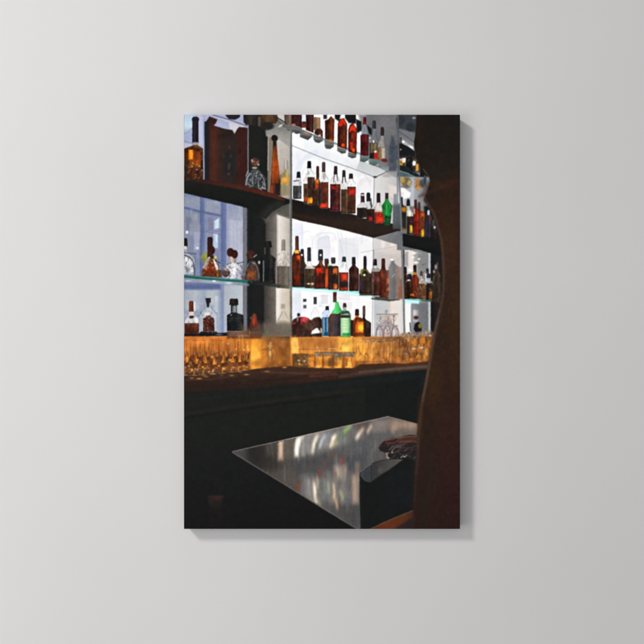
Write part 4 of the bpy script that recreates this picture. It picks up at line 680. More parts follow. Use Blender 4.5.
for (x0, y0, x1, y1, c, a) in ((319, 357, 322, 367, (246, 178, 84), .8), (328, 358, 332.6, 366.6, (132, 94, 62), .7), (324, 357, 327.4, 367, (214, 150, 80), .7), (338, 360, 341.6, 367.6, (252, 196, 98), .85), (333, 357, 337.6, 366, (138, 96, 62), .6), (345, 358, 348, 366, (120, 88, 62), .6),
                              (347.6, 362, 351.6, 368, (255, 208, 108), .85), (352, 357, 355.6, 367, (206, 136, 68), .7), (315.4, 353, 321, 356, (122, 116, 116), .8), (324, 353, 331, 355.4, (134, 128, 128), .8), (334, 353.6, 341.6, 357.6, (126, 122, 122), .8), (344.6, 352.8, 353.6, 356.6, (120, 116, 118), .8), (335, 354.2, 338, 355.6, (186, 182, 178), .7), (347, 353.6, 350, 355, (178, 172, 168), .7)):
    rect(x0, y0, x1, y1, c, .9, a)
rect(305, 338, 338, 348.4, (182, 126, 74), 2, .6); rect(339, 337.6, 352, 352, (252, 196, 100), 2, .6); ell(346, 347, 4, 4, (255, 220, 130), 2, .8); line([(329, 348.8), (336, 348.6)], .9, (240, 214, 160), .6, .8)
# martini glasses
for (cx, g) in ((360.6, .55), (366, .9), (377.6, 1), (390.8, 1)):
    k = item('martini_glass', None)
    w = window(cx - 5, cx + 5, 341, 363, 1); s = IDS[w]; s[sdist([(cx - 5, 341), (cx + 5, 341), (cx + 1, 354), (cx + 5, 363), (cx - 5, 363), (cx - 1, 354)], XX[w], YY[w]) < 0] = k
    line([(cx - 4.6, 359.6), (cx, 353.2), (cx + 4.8, 358.4)], 1.0, (128, 88, 56), .9, .55 * g); ell(cx, 353.6, .9, .9, (92, 64, 46), .7, .7 * g); line([(cx - 5, 342), (cx - .4, 352.6)], .8, (244, 192, 110), .9, .4 * g); line([(cx + 5, 342), (cx + .4, 352.6)], .8, (160, 112, 70), .9, .35 * g)
    line([(cx - 5, 342), (cx + 5, 342.4)], .7, (150, 116, 86), .8, .4 * g); line([(cx, 353), (cx, 361)], .7, (236, 190, 120), .5, .5 * g); ell(cx, 361.6, 4.6, .8, (130, 88, 56), .6, .6 * g)
for (x, y0, y1, c, wd) in ((371.8, 346, 358, (252, 208, 128), 1.6), (374, 342, 352, (222, 160, 90), 1.4), (384, 345, 361, (150, 104, 66), 1.6), (387.8, 346, 356, (250, 208, 134), 1.2), (391.6, 348, 355, (250, 210, 140), .9), (397, 344, 362, (190, 138, 84), 2), (381, 350, 360, (226, 164, 92), 1.6)):
    line([(x, y0), (x, y1)], wd, c, .8, .7)
rect(362, 337.4, 400, 342.6, hx((362, (170, 124, 82)), (376, (150, 116, 92)), (400, (140, 104, 82))), 1.2, .75)
for cx in (360, 366.4, 372.6, 378.6, 384.6, 390.6, 396.6):
    t_ = np.linspace(0, 2 * math.pi, 24); line([(cx + 3 * math.cos(q), 341.4 + .9 * math.sin(q)) for q in t_], .6, (206, 176, 148), .6, .5)
    line([(cx - 2.9, 342), (cx - 2.6, 360)], .7, (246, 202, 132), .7, .4); line([(cx + 2.9, 342), (cx + 2.6, 360)], .7, (140, 98, 64), .7, .4)
for (x, y) in ((375.6, 342.4), (373, 340), (383, 340.6), (391.4, 339.8), (368, 341)): ell(x, y, 1.4, .7, (206, 184, 164), .6, .6)
line([(378, 341.8), (395, 340)], 1.0, (104, 84, 70), .7, .6)
sparkle(356, 341, 402, 360, 46, [(252, 206, 126), (240, 180, 96), (226, 204, 180)], [(132, 90, 58), (150, 106, 70), (106, 78, 60)], None, .34, (.7, 1.8), (2, 9), .08)
sparkle(314.6, 352, 355, 364, 36, [(250, 200, 116), (196, 190, 184)], [(110, 82, 62), (90, 72, 60)], None, .35, (.6, 1.3), (1, 5), .1)
sparkle(293, 354, 311, 367, 26, [(196, 180, 156), (160, 132, 96)], [(62, 50, 42)], None, .5)
# wine glasses at the right end
for (cx, yt, yb) in ((403, 339, 364), (410, 338.6, 363.4), (417, 336, 362), (424, 334, 361), (430, 333, 360)):
    k = item('wine_glass', None)
    w = window(cx - 3.6, cx + 3.6, yt, yb, 1); s = IDS[w]; s[((XX[w] - cx) / 3.6) ** 2 + ((YY[w] - (yt + yb) / 2) / ((yb - yt) / 2)) ** 2 < 1] = k
    ell(cx, yt + 7, 3.5, 6.4, (140, 94, 60), .9, .6); line(curve([(cx - 3, yt), (cx - 3.6, yt + 7), (cx - .6, yt + 14), (cx, yb - 2)]), .8, (92, 66, 50), .6, .7); line(curve([(cx + 3, yt), (cx + 3.6, yt + 7), (cx + .6, yt + 14)]), .8, (212, 168, 120), .6, .55); ell(cx, yb - 1.6, 3.2, 1, (200, 130, 70), .7, .6)
for (x, y, rx, ry, c) in ((415, 342, 1.9, 4.6, (250, 178, 72)), (422.4, 341, 2.6, 4, (244, 166, 66)), (408.6, 339.6, 1.4, 2.4, (236, 176, 96)), (428.6, 344, 1, 3, (236, 164, 78)), (426.6, 352.4, 1.8, 4, (255, 206, 98)), (419, 357, 2.6, 2.4, (246, 176, 84)), (411.4, 359.6, 2, 1.6, (242, 160, 76)),
                          (414, 348.6, 1.6, .7, (246, 240, 232)), (421.4, 347.8, 1.6, .7, (240, 236, 230)), (404, 346, 3, 2, (120, 84, 62)), (406, 352, 3, 3, (132, 100, 78)), (401, 352, 2, 4, (182, 132, 84)), (424, 357, 1.2, 3, (250, 200, 110)), (418, 338, 1, 2, (120, 80, 50)), (423, 345, 1.4, 1.6, (120, 76, 44)), (399, 360, 1.6, 3, (206, 140, 76))):
    ell(x, y, rx, ry, c, .8, .85)
poly([(402, 334), (430, 330), (432, 336), (402, 340)], (156, 138, 124), 1.4, .7)
for i in range(16): ell(rng.uniform(402, 431), rng.uniform(332, 340), rng.uniform(.5, 1.3), rng.uniform(.4, 1), (214, 206, 200) if i % 2 else (100, 84, 76), .6, .7)
for i in range(40):                                    # small sparkles and dark gaps among the glasses
    x = rng.uniform(293, 430); y = rng.uniform(340, 364)
    ell(x, y, rng.uniform(.3, .8), rng.uniform(.5, 1.8), (250, 206, 136) if rng.rand() < .5 else (122, 84, 54), .6, .4)

pm_ = ((YY > 336.5) & (YY < 370) & (XX < 434))[..., None]
IMG = np.where(pm_, IMG * np.stack([np.interp(XX, (184, 255, 268, 289, 291, 300, 350, 400, 434), (.96, .99, .86, .82, 1.0, .97, 1.0, .93, .93)) * q for q in (1.02, .95, .82)], -1) * np.clip(1 + noise(XX.shape, .07, (34, 60)) + noise(XX.shape, .05, (80, 90)), .8, 1.15)[..., None], IMG)
sparkle(400, 333, 432, 362, 70, [(255, 206, 110), (246, 176, 84), (230, 220, 206)], [(96, 68, 50), (120, 84, 58), (140, 108, 84)], None, .42, (.6, 1.4), (.8, 4), .5)
# ---------------- counter and cabinet ----------------
k_ct = item('counter', 'dark wooden bar counter carrying the glasses')
poly([(184, 376.4), (215, 375), (240, 371.6), (262, 368), (290, 366), (300, 367.4), (330, 368.6), (356, 368), (360, 364.4), (390, 363), (405, 364), (432, 361), (432, 368.6), (404, 372), (380, 374.6), (340, 379.6), (300, 384.4), (260, 388.4), (184, 394)],
     vy((361, (92, 60, 44)), (368, (84, 58, 45)), (378, (68, 47, 39)), (386, (54, 42, 37)), (394, (44, 39, 36))), .9, 1, k_ct)
for (P, c, a, wd) in (([(262, 372), (300, 373.4), (330, 372)], (104, 74, 56), .6, 2), ([(255, 381), (300, 377.6), (320, 374.6), (340, 373)], (52, 40, 36), .8, 1.4), ([(310, 376), (336, 374)], (104, 64, 50), .7, 3), ([(360, 372.6), (395, 369), (430, 366)], (122, 106, 94), .7, 3.0), ([(340, 376.6), (375, 371.6)], (88, 70, 60), .7, 3),
                      ([(186, 380), (214, 379), (236, 376)], (112, 70, 46), .6, 1.4), ([(395, 366), (430, 362.6)], (104, 66, 44), .7, 2), ([(184, 390), (250, 386)], (60, 42, 36), .7, 3), ([(240, 376), (256, 374)], (60, 46, 40), .7, 2.4), ([(356, 367.4), (384, 366.4)], (82, 56, 42), .8, 3)):
    line(P, wd, c, 1.0, a)
for (x, y, rx, c) in ((284.6, 367.4, 2, (222, 150, 90)), (267, 371.4, 2.6, (176, 116, 78)), (199, 378.6, 2.6, (216, 140, 76)), (206, 376.6, 2.6, (186, 124, 76)), (231.6, 375.4, 2, (244, 178, 104)), (246.6, 374.6, 2.4, (246, 190, 120)), (192, 378, 2, (190, 120, 70)), (213, 373.8, 2.2, (200, 140, 96)), (240, 372, 1.4, (210, 140, 80)), (222, 375.4, 1.6, (150, 100, 68))):
    ell(x, y, rx, .8, c, .6, .85)
rect(184, 371, 256, 377, hx((184, (120, 82, 58)), (256, (84, 60, 46))), 1.6, .35)
for i in range(60): 
    x = rng.uniform(186, 425); y = 380 - (x - 240) * .035 + rng.uniform(-5, 5); line([(x, y), (x + rng.uniform(4, 14), y - rng.uniform(.2, 1))], .6, (96, 66, 52) if i % 2 else (50, 38, 34), .6, .3)
IMG[(IDS == k_ct)] *= (.86, .88, .9)
k_cb = item('bar_front', 'black bar front below the counter')
poly([(184, 394), (260, 388.4), (300, 384.4), (340, 379.6), (380, 374.6), (404, 372), (440, 368), (440, 540), (184, 540)], vy((370, (33, 38, 38)), (395, (35, 37, 35)), (430, (35, 37, 35)), (470, (32, 33, 33)), (530, (29, 29, 30))), .8, 1, k_cb)
for (P, c, a, wd) in (([(184, 414), (260, 402.6), (340, 392), (372, 389)], (44, 41, 37), .7, 3), ([(184, 418), (260, 406.6), (340, 396)], (28, 29, 28), .7, 1.6), ([(184, 400), (300, 389), (400, 377)], (40, 42, 40), .4, 2), ([(366, 388), (366, 418)], (30, 31, 31), .5, 1), ([(275, 404), (275, 432)], (38, 40, 38), .4, 1.4)):
    line(P, wd, c, 1.4, a)
poly([(366, 386), (420, 378), (417, 424), (388, 414), (366, 418)], (31, 32, 33), 2.0, .7)

# ---------------- steel table ----------------
k_tb = item('table', 'brushed steel table top reflecting the lit bottles')
T = [(232.4, 451.6), (388, 416.6), (422, 425), (422, 535), (366, 535), (356.6, 528.4), (320, 506), (270, 475)]
poly(T, hx((232, (82, 78, 78)), (246, (74, 72, 72)), (262, (78, 75, 72)), (280, (94, 89, 84)), (310, (106, 104, 102)), (340, (110, 109, 110)), (365, (104, 104, 106)), (395, (112, 106, 101)), (420, (116, 106, 98))), .6, 1, k_tb)
tm_w = window(230, 424, 415, 530, 1); TM = smooth(sdist(T, XX[tm_w], YY[tm_w]), .6)
def blur2(A, sx, sy):                                  # brushed steel drags every reflection out lengthwise
    for ax, sg in ((0, sy), (1, sx)):
        r = int(3 * sg + 1); kx = np.exp(-.5 * (np.arange(-r, r + 1) / sg) ** 2); kx /= kx.sum()
        pad = [(0, 0)] * 3; pad[ax] = (r, r); Ap = np.pad(A, pad, mode='edge'); out = 0
        for i, kk in enumerate(kx):
            sl = [slice(None)] * 3; sl[ax] = slice(i, i + A.shape[ax]); out = out + kk * Ap[tuple(sl)]
        A = out
    return A
def refl():
    for (x0, y0, x1, y1, c, s, a) in (
        (234, 444, 250, 462, (104, 100, 102), 3, .6), (246, 440, 262, 462, (70, 67, 67), 4, .7), (258, 446, 276, 474, (76, 73, 70), 5, .7), (266, 436, 279, 456, (98, 92, 86), 3, .8),
        (278, 438, 283.4, 460, (198, 164, 136), 1.6, .9), (279.6, 441, 282, 456, (222, 184, 154), 1.2, .7), (284, 436, 294, 458, (118, 110, 100), 2.4, .7), (262, 470, 300, 486, (110, 102, 94), 4, .5),
        (301, 436, 305, 456, (176, 176, 180), 1.6, .7), (306, 436, 311, 454, (150, 152, 158), 1.6, .7), (304, 432, 330, 437, (150, 130, 120), 1.6, .8),
        (320, 432, 330, 446, (150, 156, 164), 2, .7), (331, 428, 344, 434, (112, 104, 98), 1.6, .9), (336, 432, 350, 444, (122, 132, 118), 2.4, .8),
        (294, 458, 320, 476, (90, 91, 94), 4, .7), (318, 452, 345, 470, (96, 94, 96), 4, .7), (347, 442, 372, 462, (104, 106, 109), 4, .8), (345, 455, 365, 478, (92, 94, 100), 4, .7), (372, 432, 400, 450, (112, 112, 114), 4, .7),
        (372, 420, 386, 432, (154, 140, 132), 2, .7), (386, 419, 398, 430, (150, 130, 120), 2, .7), (394, 421, 418, 430, (186, 150, 124), 2.2, .75), (398, 428, 418, 437, (128, 116, 106), 2.4, .7), (391, 424, 395, 433, (178, 148, 126), 1.6, .7),
        (306, 478, 318, 504, (140, 134, 126), 2.6, .8), (322, 478, 332, 500, (126, 132, 128), 2.4, .8), (340, 488, 352, 506, (126, 124, 122), 3, .6), (344, 470, 352, 486, (120, 116, 112), 2.4, .6), (334, 466, 346, 480, (168, 152, 134), 2, .75),
        (352, 474, 359, 504, (170, 146, 128), 2.2, .85), (355, 462, 359.6, 478, (148, 128, 114), 1.8, .7), (340, 505, 360, 528, (92, 91, 90), 4, .7), (300, 474, 308, 496, (126, 126, 130), 2.4, .6), (326, 500, 350, 520, (98, 96, 95), 4, .6)):
        rect(x0, y0, x1, y1, c, s, a)
    rect(306, 480, 320, 503, (166, 160, 150), 3, .5); rect(330, 482, 346, 504, (156, 150, 138), 3, .5); rect(334, 464, 347, 482, (160, 148, 134), 3, .5)
    poly([(298, 436), (345, 427), (346, 444), (322, 452), (300, 456)], (144, 142, 140), 4, .6); rect(304, 476, 346, 502, (128, 126, 122), 5, .5); rect(350, 428, 366, 440, (140, 132, 124), 4, .5)
    poly(curve([(294.4, 457), (294.2, 448), (296, 438), (300.6, 434), (304.4, 436), (301, 442), (299.6, 450), (299, 457)]), (206, 198, 186), 1.3, .9)
    poly(curve([(295.4, 455), (295.6, 446), (298, 439), (300.4, 440), (298.6, 447), (298, 455)]), (246, 240, 228), 1.2, .9)
    for (P, wd, c, a) in (([(312.6, 452), (313.6, 444), (316, 438), (317.6, 436)], 3.4, (216, 206, 180), .85), ([(314, 446), (316.4, 439)], 1.8, (246, 238, 216), .8), ([(319.6, 447), (322, 440), (325, 436)], 2.2, (196, 204, 216), .75), ([(330.6, 446), (333, 440), (335.4, 436)], 3.2, (230, 216, 180), .9), ([(332.6, 438), (334, 437)], 2.6, (250, 246, 236), .8), ([(333, 446), (337, 442)], 2.2, (222, 190, 130), .7),
        ([(345, 431), (350, 426)], 4, (150, 192, 114), .9), ([(337, 440), (342, 433)], 3, (120, 140, 106), .7), ([(344, 436), (347, 433)], 1.6, (88, 110, 78), .6), ([(357, 438), (360, 433), (363, 429)], 3, (222, 198, 168), .85), ([(356.4, 438), (358.4, 434)], 2, (240, 228, 208), .8), ([(367.6, 432), (371, 426)], 3.2, (214, 184, 156), .8), ([(359, 428), (364, 425)], 3.4, (140, 94, 78), .75), ([(325, 434), (331, 431)], 2.2, (128, 134, 150), .7), ([(309.6, 440), (310.6, 447)], 1.4, (120, 124, 116), .6), ([(316.4, 443), (316.8, 446)], 1.4, (110, 120, 112), .7),
        ([(313.8, 483), (315, 497), (316.6, 503)], 2.6, (226, 206, 178), .85), ([(315, 486), (315.4, 494)], 1.4, (252, 238, 220), .8), ([(309, 480), (309.6, 494)], 2, (160, 164, 168), .6), ([(317.6, 478), (318, 488)], 1.6, (196, 182, 158), .7), ([(328, 482), (329, 492)], 2.4, (170, 176, 146), .7), ([(333.6, 484), (334.4, 492), (334, 498)], 2.2, (226, 194, 150), .8), ([(335.4, 498), (337.4, 508)], 2.2, (214, 166, 116), .8), ([(324, 480), (326, 492)], 1.6, (132, 150, 138), .7),
        ([(340.4, 492), (342.4, 498)], 3, (176, 180, 128), .75), ([(336.6, 454), (336.6, 469)], 1.0, (146, 148, 150), .6), ([(354, 478), (354.6, 500)], 3, (184, 156, 136), .6), ([(337, 469), (339, 476)], 2.4, (196, 178, 150), .7), ([(318, 500), (320, 505)], 2, (170, 166, 128), .6), ([(345.6, 469), (345, 478)], 1.4, (176, 160, 146), .6)):
        line(P, wd, c, 1.2, a)
    for (x, y, rx, ry, c, a) in ((341.6, 461, 2.2, 3.6, (166, 88, 80), .8), (319.4, 473, 2.2, 4, (146, 82, 74), .75), (297.4, 487.6, 3, 3, (156, 82, 62), .75), (333.6, 455, 1.8, 3, (140, 96, 76), .6), (325, 465, 1.6, 3, (132, 92, 84), .6), (300, 481, 2, 3, (124, 94, 84), .5), (326.6, 475.5, 1.4, 3, (126, 92, 88), .5), (309, 474, 3, 2, (100, 118, 116), .6), (329, 476, 2.2, 4, (112, 128, 124), .6), (307, 468, 2.4, 2, (110, 96, 90), .5), (348, 500, 3, 3, (104, 112, 128), .6), (335, 474, 1.6, 4, (130, 90, 82), .5)):
        ell(x, y, rx, ry, c, 1.5, a)
    for i in range(340):                               # fine vertical smear of the brushed steel
        x = rng.uniform(262, 418); y = rng.uniform(418, 522); t = rng.rand()
        c = (168, 160, 150) if t < .33 else ((70, 70, 74) if t < .75 else (132, 118, 106))
        line([(x, y), (x + rng.uniform(-.6, .6), y + rng.uniform(4, 15))], rng.uniform(.5, 1.6), c, .9, rng.uniform(.07, .24))
STEEL_PAD = [(225, 440), (392, 405), (430, 412), (430, 540), (366, 545), (300, 515), (250, 485)]
keep = IMG.copy(); kid = IDS.copy()
poly(STEEL_PAD, hx((232, (82, 78, 78)), (246, (74, 72, 72)), (262, (78, 75, 72)), (280, (94, 89, 84)), (310, (106, 104, 102)), (340, (110, 109, 110)), (365, (104, 104, 106)), (395, (112, 106, 101)), (420, (116, 106, 98))), .6)
refl()
after_ = blur2(IMG[tm_w], 1.3, 4.0)
lm_ = after_.mean(-1, keepdims=True); after_ = lm_ + (after_ - lm_) * .62
after_ = np.clip((after_ - 98) * 1.36 + 85, 36, 250)
IMG[:] = keep; IDS[:] = kid
IMG[tm_w] = IMG[tm_w] * (1 - TM[..., None]) + after_ * TM[..., None]
line([(232.4, 451.6), (290, 438.7), (340, 427.4), (388, 416.6)], .9, hx((232, (120, 116, 114)), (276, (140, 130, 122)), (300, (190, 182, 172)), (330, (176, 160, 150)), (360, (150, 140, 132)), (388, (150, 140, 134))), .5, .9); line([(388, 416.6), (420, 424.6)], .8, (150, 134, 122), .5, .8)
line([(233, 452.6), (270, 475.4), (320, 506.4), (357, 529)], 1.2, hx((232, (112, 108, 108)), (270, (104, 100, 97)), (320, (126, 120, 112)), (357, (104, 102, 100))), .6, .8)
for i in range(12): t = rng.rand(); x = 262 + t * 40; y = 445 - (x - 262) * .225; ell(x, y + .8, .6, .3, (52, 48, 46), .4, .7)

# things on the table
k = item('bundle', 'dark bundle of folded wiry objects with reddish rims on the table')
poly(curve([(378.4, 447.6), (383, 442), (386, 439.4), (397, 437.4), (417, 436.4), (417, 460.6), (404, 459.6), (394, 459.4), (388.4, 459), (387, 455), (385, 452.6), (380, 451)]), vy((437, (62, 44, 42)), (445, (46, 40, 41)), (460, (40, 39, 41))), .9, 1, k)
poly(curve([(384, 442.4), (386.4, 440), (396, 440), (395, 443), (388, 444.6)]), (66, 45, 42), .8); poly(curve([(398, 440), (404, 438.4), (417, 437.6), (417, 442.6), (406, 443), (399, 443.6)]), (82, 54, 47), .9, .9)
for (P, c, wd, a) in (([(384, 440.4), (392, 439), (398, 437.6)], (150, 112, 100), .8, .8), ([(398, 438), (408, 436.8), (417, 436.6)], (136, 108, 94), .8, .8), ([(400, 441.4), (410, 441), (416, 441.6)], (122, 76, 60), .9, .7), ([(385, 443.6), (395, 443.4), (400, 446)], (92, 60, 54), .8, .7), ([(389, 450), (391, 447.6), (396, 445.4), (404, 444.6)], (128, 120, 116), .7, .7), ([(392, 452.6), (392.6, 449.6), (395, 447.6), (399, 446.6)], (150, 140, 134), .8, .75), ([(386.4, 453), (387.4, 456.6), (389, 458.4)], (216, 206, 194), .9, .85), ([(386.6, 457), (388.4, 459.4)], (196, 186, 176), .7, .7), ([(387.4, 454), (388.4, 452.6)], (190, 180, 170), .8, .7), ([(401, 457.6), (403, 455.8), (404.6, 457)], (220, 214, 206), .7, .85), ([(404.6, 456.8), (406.8, 455.4)], (196, 190, 184), .7, .8), ([(379, 447.4), (384, 445.6), (388, 445.4)], (88, 62, 56), .8, .6), ([(403, 459.4), (410, 460.6), (416, 460)], (120, 116, 112), .7, .6), ([(396, 452), (405, 450), (416, 449)], (70, 62, 60), .8, .6), ([(391.6, 452), (392.6, 453)], (206, 196, 186), .8, .8)):
    line(P, wd, c, .5, a)
for (cx, cy, rx, ry, r_) in ((392, 441, 6, 2.2, -8), (404, 440.4, 7, 2.4, -4), (396, 448, 5, 4, -20), (405, 450, 7, 4.4, -10), (391, 454.6, 4, 3.4, -20), (408, 446, 8, 2, -6)):
    t_ = np.linspace(0, 2 * math.pi, 26); c_, s_ = math.cos(math.radians(r_)), math.sin(math.radians(r_))
    line([(cx + rx * math.cos(q) * c_ - ry * math.sin(q) * s_, cy + rx * math.cos(q) * s_ + ry * math.sin(q) * c_) for q in t_ if q < 4.6], .7, (118, 96, 88), .5, .5)
sparkle(386, 438, 416, 459, 34, [(150, 130, 120), (112, 78, 66), (190, 182, 174)], [(28, 26, 27), (40, 34, 34)], None, .4, (.4, .8), (.8, 2.6))
k = item('caddy', 'black rounded bar caddy standing on the table')
poly(curve([(359.6, 474), (361.2, 470.6), (366, 466.4), (372, 463.4), (381, 460.4), (392, 458.8), (404, 458.6), (417, 460.4)]) + [(417, 509.4), (400, 516), (385, 522), (369, 530), (360.6, 530), (359.6, 500)], hx((359, (36, 38, 39)), (364, (30, 31, 31)), (385, (31, 33, 32)), (408, (30, 32, 33)), (417, (40, 38, 36))), .7, 1, k)
poly(curve([(360.2, 474.6), (361.8, 471), (366, 467.2), (371.6, 464)]) + curve([(371.8, 464), (382, 460.6), (394, 459.2), (403, 459.4)]) + [(397, 464), (388, 470.6), (380, 475.4)] + curve([(373.6, 480), (369.6, 482.4), (364, 480.4), (360.2, 475)]), hx((360, (74, 78, 83)), (366, (64, 68, 74)), (371, (68, 71, 75)), (373, (62, 63, 65)), (382, (76, 74, 74)), (392, (88, 84, 82)), (403, (102, 95, 89))), .7, .97)
line([(371.4, 464), (371.2, 481)], 1.0, (48, 50, 53), .6, .85); line(curve([(361, 471.6), (366, 467), (371.6, 464)]), 1.0, (142, 126, 112), .7, .8); ell(380, 470, 2.4, 3.4, (104, 98, 92), 1.6, .5); line([(403, 459.6), (395, 466), (385, 472.6), (374, 480)], .9, (46, 48, 49), .7, .7)
poly([(386, 478), (402, 470), (417, 468), (417, 506), (390, 510)], (33, 36, 38), 4, .5)
k = item('wooden_board', 'reddish brown wooden board edge at the bottom')
poly([(368.4, 530), (385, 522), (400, 515.6), (418, 508.6), (418, 530)], hx((368, (94, 46, 30)), (385, (104, 54, 34)), (402, (96, 56, 36)), (412, (76, 46, 36)), (418, (56, 42, 40))), .8, 1, k)
poly([(392, 530), (410, 519), (418, 516), (418, 530)], (46, 40, 44), 1.6, .85); line([(369, 529.6), (385, 522), (400, 515.6), (417, 509)], 1.0, (116, 94, 76), .6, .55)
k = item('cup', 'dim brown cup almost lost in the dark')
poly([(207.6, 496.4), (223.2, 495.6), (222.4, 503), (220, 508.6), (210.6, 508.6), (208.4, 503)], vy((495, (50, 42, 39)), (509, (38, 36, 34))), 1.4, .85, k); ell(215.4, 496.4, 7.2, 1.1, (56, 47, 43), 1, .5)
rect(209, 509, 222, 528, (38, 30, 31), 3, .5); ell(217, 498, 3, 2, (70, 46, 40), 1.5, .6)

# ---------------- dark leather column in front ----------------
k_col = item('column', 'dark brown curving column close to the viewer at the right')
E = curve([(416.6, 113), (415.8, 130), (414, 145), (415.4, 154), (418.4, 163), (423, 169), (427.6, 175), (429.6, 180), (428.8, 184), (426.6, 191), (424.2, 198), (424.2, 201), (427, 205), (431, 211), (434, 219), (436.6, 228), (438.6, 234), (440.2, 242), (441.4, 254), (442.2, 268), (442.2, 284), (441, 298), (438.6, 310), (436, 322), (433.4, 334), (430.8, 350), (428, 366), (425.4, 380), (422.6, 394), (420, 408), (418, 424), (416.8, 440), (416, 460), (414.4, 476), (413.4, 496), (413.4, 531)], 6)
poly(E + [(461, 531), (461, 113)], vy((114, (43, 36, 34)), (140, (44, 35, 33)), (175, (46, 37, 33)), (200, (55, 36, 30)), (260, (58, 37, 31)), (330, (56, 37, 29)), (400, (52, 34, 29)), (460, (50, 32, 30)), (529, (46, 30, 29))), .8, 1, k_col)
for (x, y, rx, ry, c, a) in ((438, 140, 14, 10, (40, 37, 33), .6), (452, 125, 8, 8, (40, 35, 36), .6), (420, 130, 4, 12, (60, 40, 36), .5), (440, 185, 16, 4, (70, 42, 32), .6), (430, 196, 6, 10, (42, 34, 33), .7), (452, 180, 7, 8, (60, 38, 32), .6), (449, 240, 7, 30, (66, 42, 31), .5), (455, 330, 4, 60, (62, 40, 28), .6), (434, 385, 6, 24, (66, 44, 28), .6), (448, 440, 8, 40, (58, 34, 33), .5), (430, 450, 6, 40, (46, 35, 30), .6), (452, 500, 6, 26, (52, 30, 32), .6), (424, 500, 6, 26, (44, 36, 31), .6), (440, 320, 5, 30, (48, 36, 33), .5), (436, 290, 4, 30, (50, 38, 35), .6), (420, 420, 3, 20, (62, 44, 28), .6)):
    ell(x, y, rx, ry, c, min(rx, ry) * .9, a)
line([(420, 196), (440, 188), (461, 180)], 3, (72, 44, 34), 2, .5)
for i in range(500):
    x = rng.uniform(416, 460); y = rng.uniform(115, 529)
    if IDS[min(NY, int((y - Y0) * KX)), min(NX, int((x - X0) * KX))] == k_col:
        ell(x, y, rng.uniform(.5, 2), rng.uniform(.5, 3.4), (70, 43, 36) if rng.rand() < .5 else (38, 30, 28), .9, .16)
n0 = 44
rim = np.array(E); IMG = np.where((IDS == k_col)[..., None], IMG * np.stack([np.interp(YY, (114, 180, 240, 529), (.84, .94, 1.05, 1.06)) * q for q in (.98, 1.06, 1.02)], -1), IMG)
line(rim[30:60], 1.2, (112, 104, 106), .8, .4); line(rim[60:96] + (1.2, 0), 1.8, (84, 70, 64), 1.2, .36); line(rim[96:140] + (1.2, 0), 1.8, (84, 68, 60), 1.2, .39); line(rim[138:170] + (1, 0), 2.0, (116, 94, 78), 1.2, .45); line(rim[168:190] + (1, 0), 1.8, (82, 58, 42), 1.3, .36); line(rim[188:] + (1, 0), 1.4, (62, 50, 42), 1.2, .30)
line(rim[62:200:3] + (1.6, 0), 2.2, (84, 68, 59), 1.9, .5); line(rim[132:172:3] + (1.2, 0), 1.4, (100, 82, 70), 1.4, .4)
line([(417.4, 462), (414.8, 500)], 2, (58, 44, 38), 1.2, .6)

# ---------------- print tone: dye softness and grain ----------------
def blur(A, s):
    r = int(3 * s + 1); kx = np.exp(-.5 * (np.arange(-r, r + 1) / s) ** 2); kx /= kx.sum()
    for ax in (0, 1):
        pad = [(0, 0)] * 3; pad[ax] = (r, r); Ap = np.pad(A, pad, mode='edge'); out = 0
        for i, kk in enumerate(kx):
            sl = [slice(None)] * 3; sl[ax] = slice(i, i + A.shape[ax]); out = out + kk * Ap[tuple(sl)]
        A = out
    return A
def smear(A, amp, cells):                              # the small wobble of a low resolution photograph
    H, W = A.shape[:2]
    dx = noise((H, W), amp * KX, cells); dy = noise((H, W), amp * KX, cells)
    jx, jy = np.meshgrid(np.arange(W), np.arange(H))
    fx = np.clip(jx + dx, 0, W - 1.001); fy = np.clip(jy + dy, 0, H - 1.001)
    ix, iy = fx.astype(int), fy.astype(int); tx = (fx - ix)[..., None]; ty = (fy - iy)[..., None]
    return (A[iy, ix] * (1 - tx) + A[iy, ix + 1] * tx) * (1 - ty) + (A[iy + 1, ix] * (1 - tx) + A[iy + 1, ix + 1] * tx) * ty
IMG = smear(IMG, 0.08, (120, 180))
IMG = blur(IMG, .8)
lum = IMG.mean(-1)
halo = blur(np.clip(IMG - 150, 0, None), 5.0)          # light of the blown window bleeding over neighbours
IMG = IMG + halo * 0.10 * (1 - IMG / 255)
sp = IMG.max(-1) - IMG.min(-1)
shelf_w = np.clip((390 - YY) / 20, 0, 1)
mid_w = np.clip(lum / 90, .12, 1) * np.clip((258 - lum) / 80, .12, 1)
glass_w = np.exp(-((YY - 356) / 12.0) ** 2) * np.clip(lum - 50, 0, 60) / 60
is_bottle = np.isin(IDS, [i + 1 for i, t in enumerate(ITEMS) if t[0] in ('bottle', 'decanter')])
bott_w = (.15 + .85 * is_bottle) * np.clip((150 - lum) / 110, 0, 1) * shelf_w * np.clip(sp / 22, 0.15, 1)
for (amp, cells) in ((1.2, (330, 495)), (1.8, (170, 255)), (1.8, (60, 90))):
    IMG += (noise(lum.shape, amp, cells) * mid_w)[..., None]
g1 = noise(lum.shape, 1.0, (180, 140)); g2 = noise(lum.shape, 1.0, (90, 150))
IMG *= 1 + (np.clip(g1, -1.8, 1.8) * .015 * glass_w + np.clip(g2, -1.8, 1.8) * .015 * glass_w)[..., None]
h1 = noise(lum.shape, 1.0, (150, 150)); h2 = noise(lum.shape, 1.0, (95, 75))
IMG *= 1 + ((np.clip(h1, -2, 2) * .10 + np.clip(h2, -2, 2) * .09) * bott_w)[..., None]
IMG[..., 0] *= 1 + np.clip(noise(lum.shape, 1.0, (120, 110)), -1.5, 2.2) * .08 * bott_w
IMG += np.stack([noise(lum.shape, 1.0, (120, 180)) for _ in range(3)], -1) * mid_w[..., None]
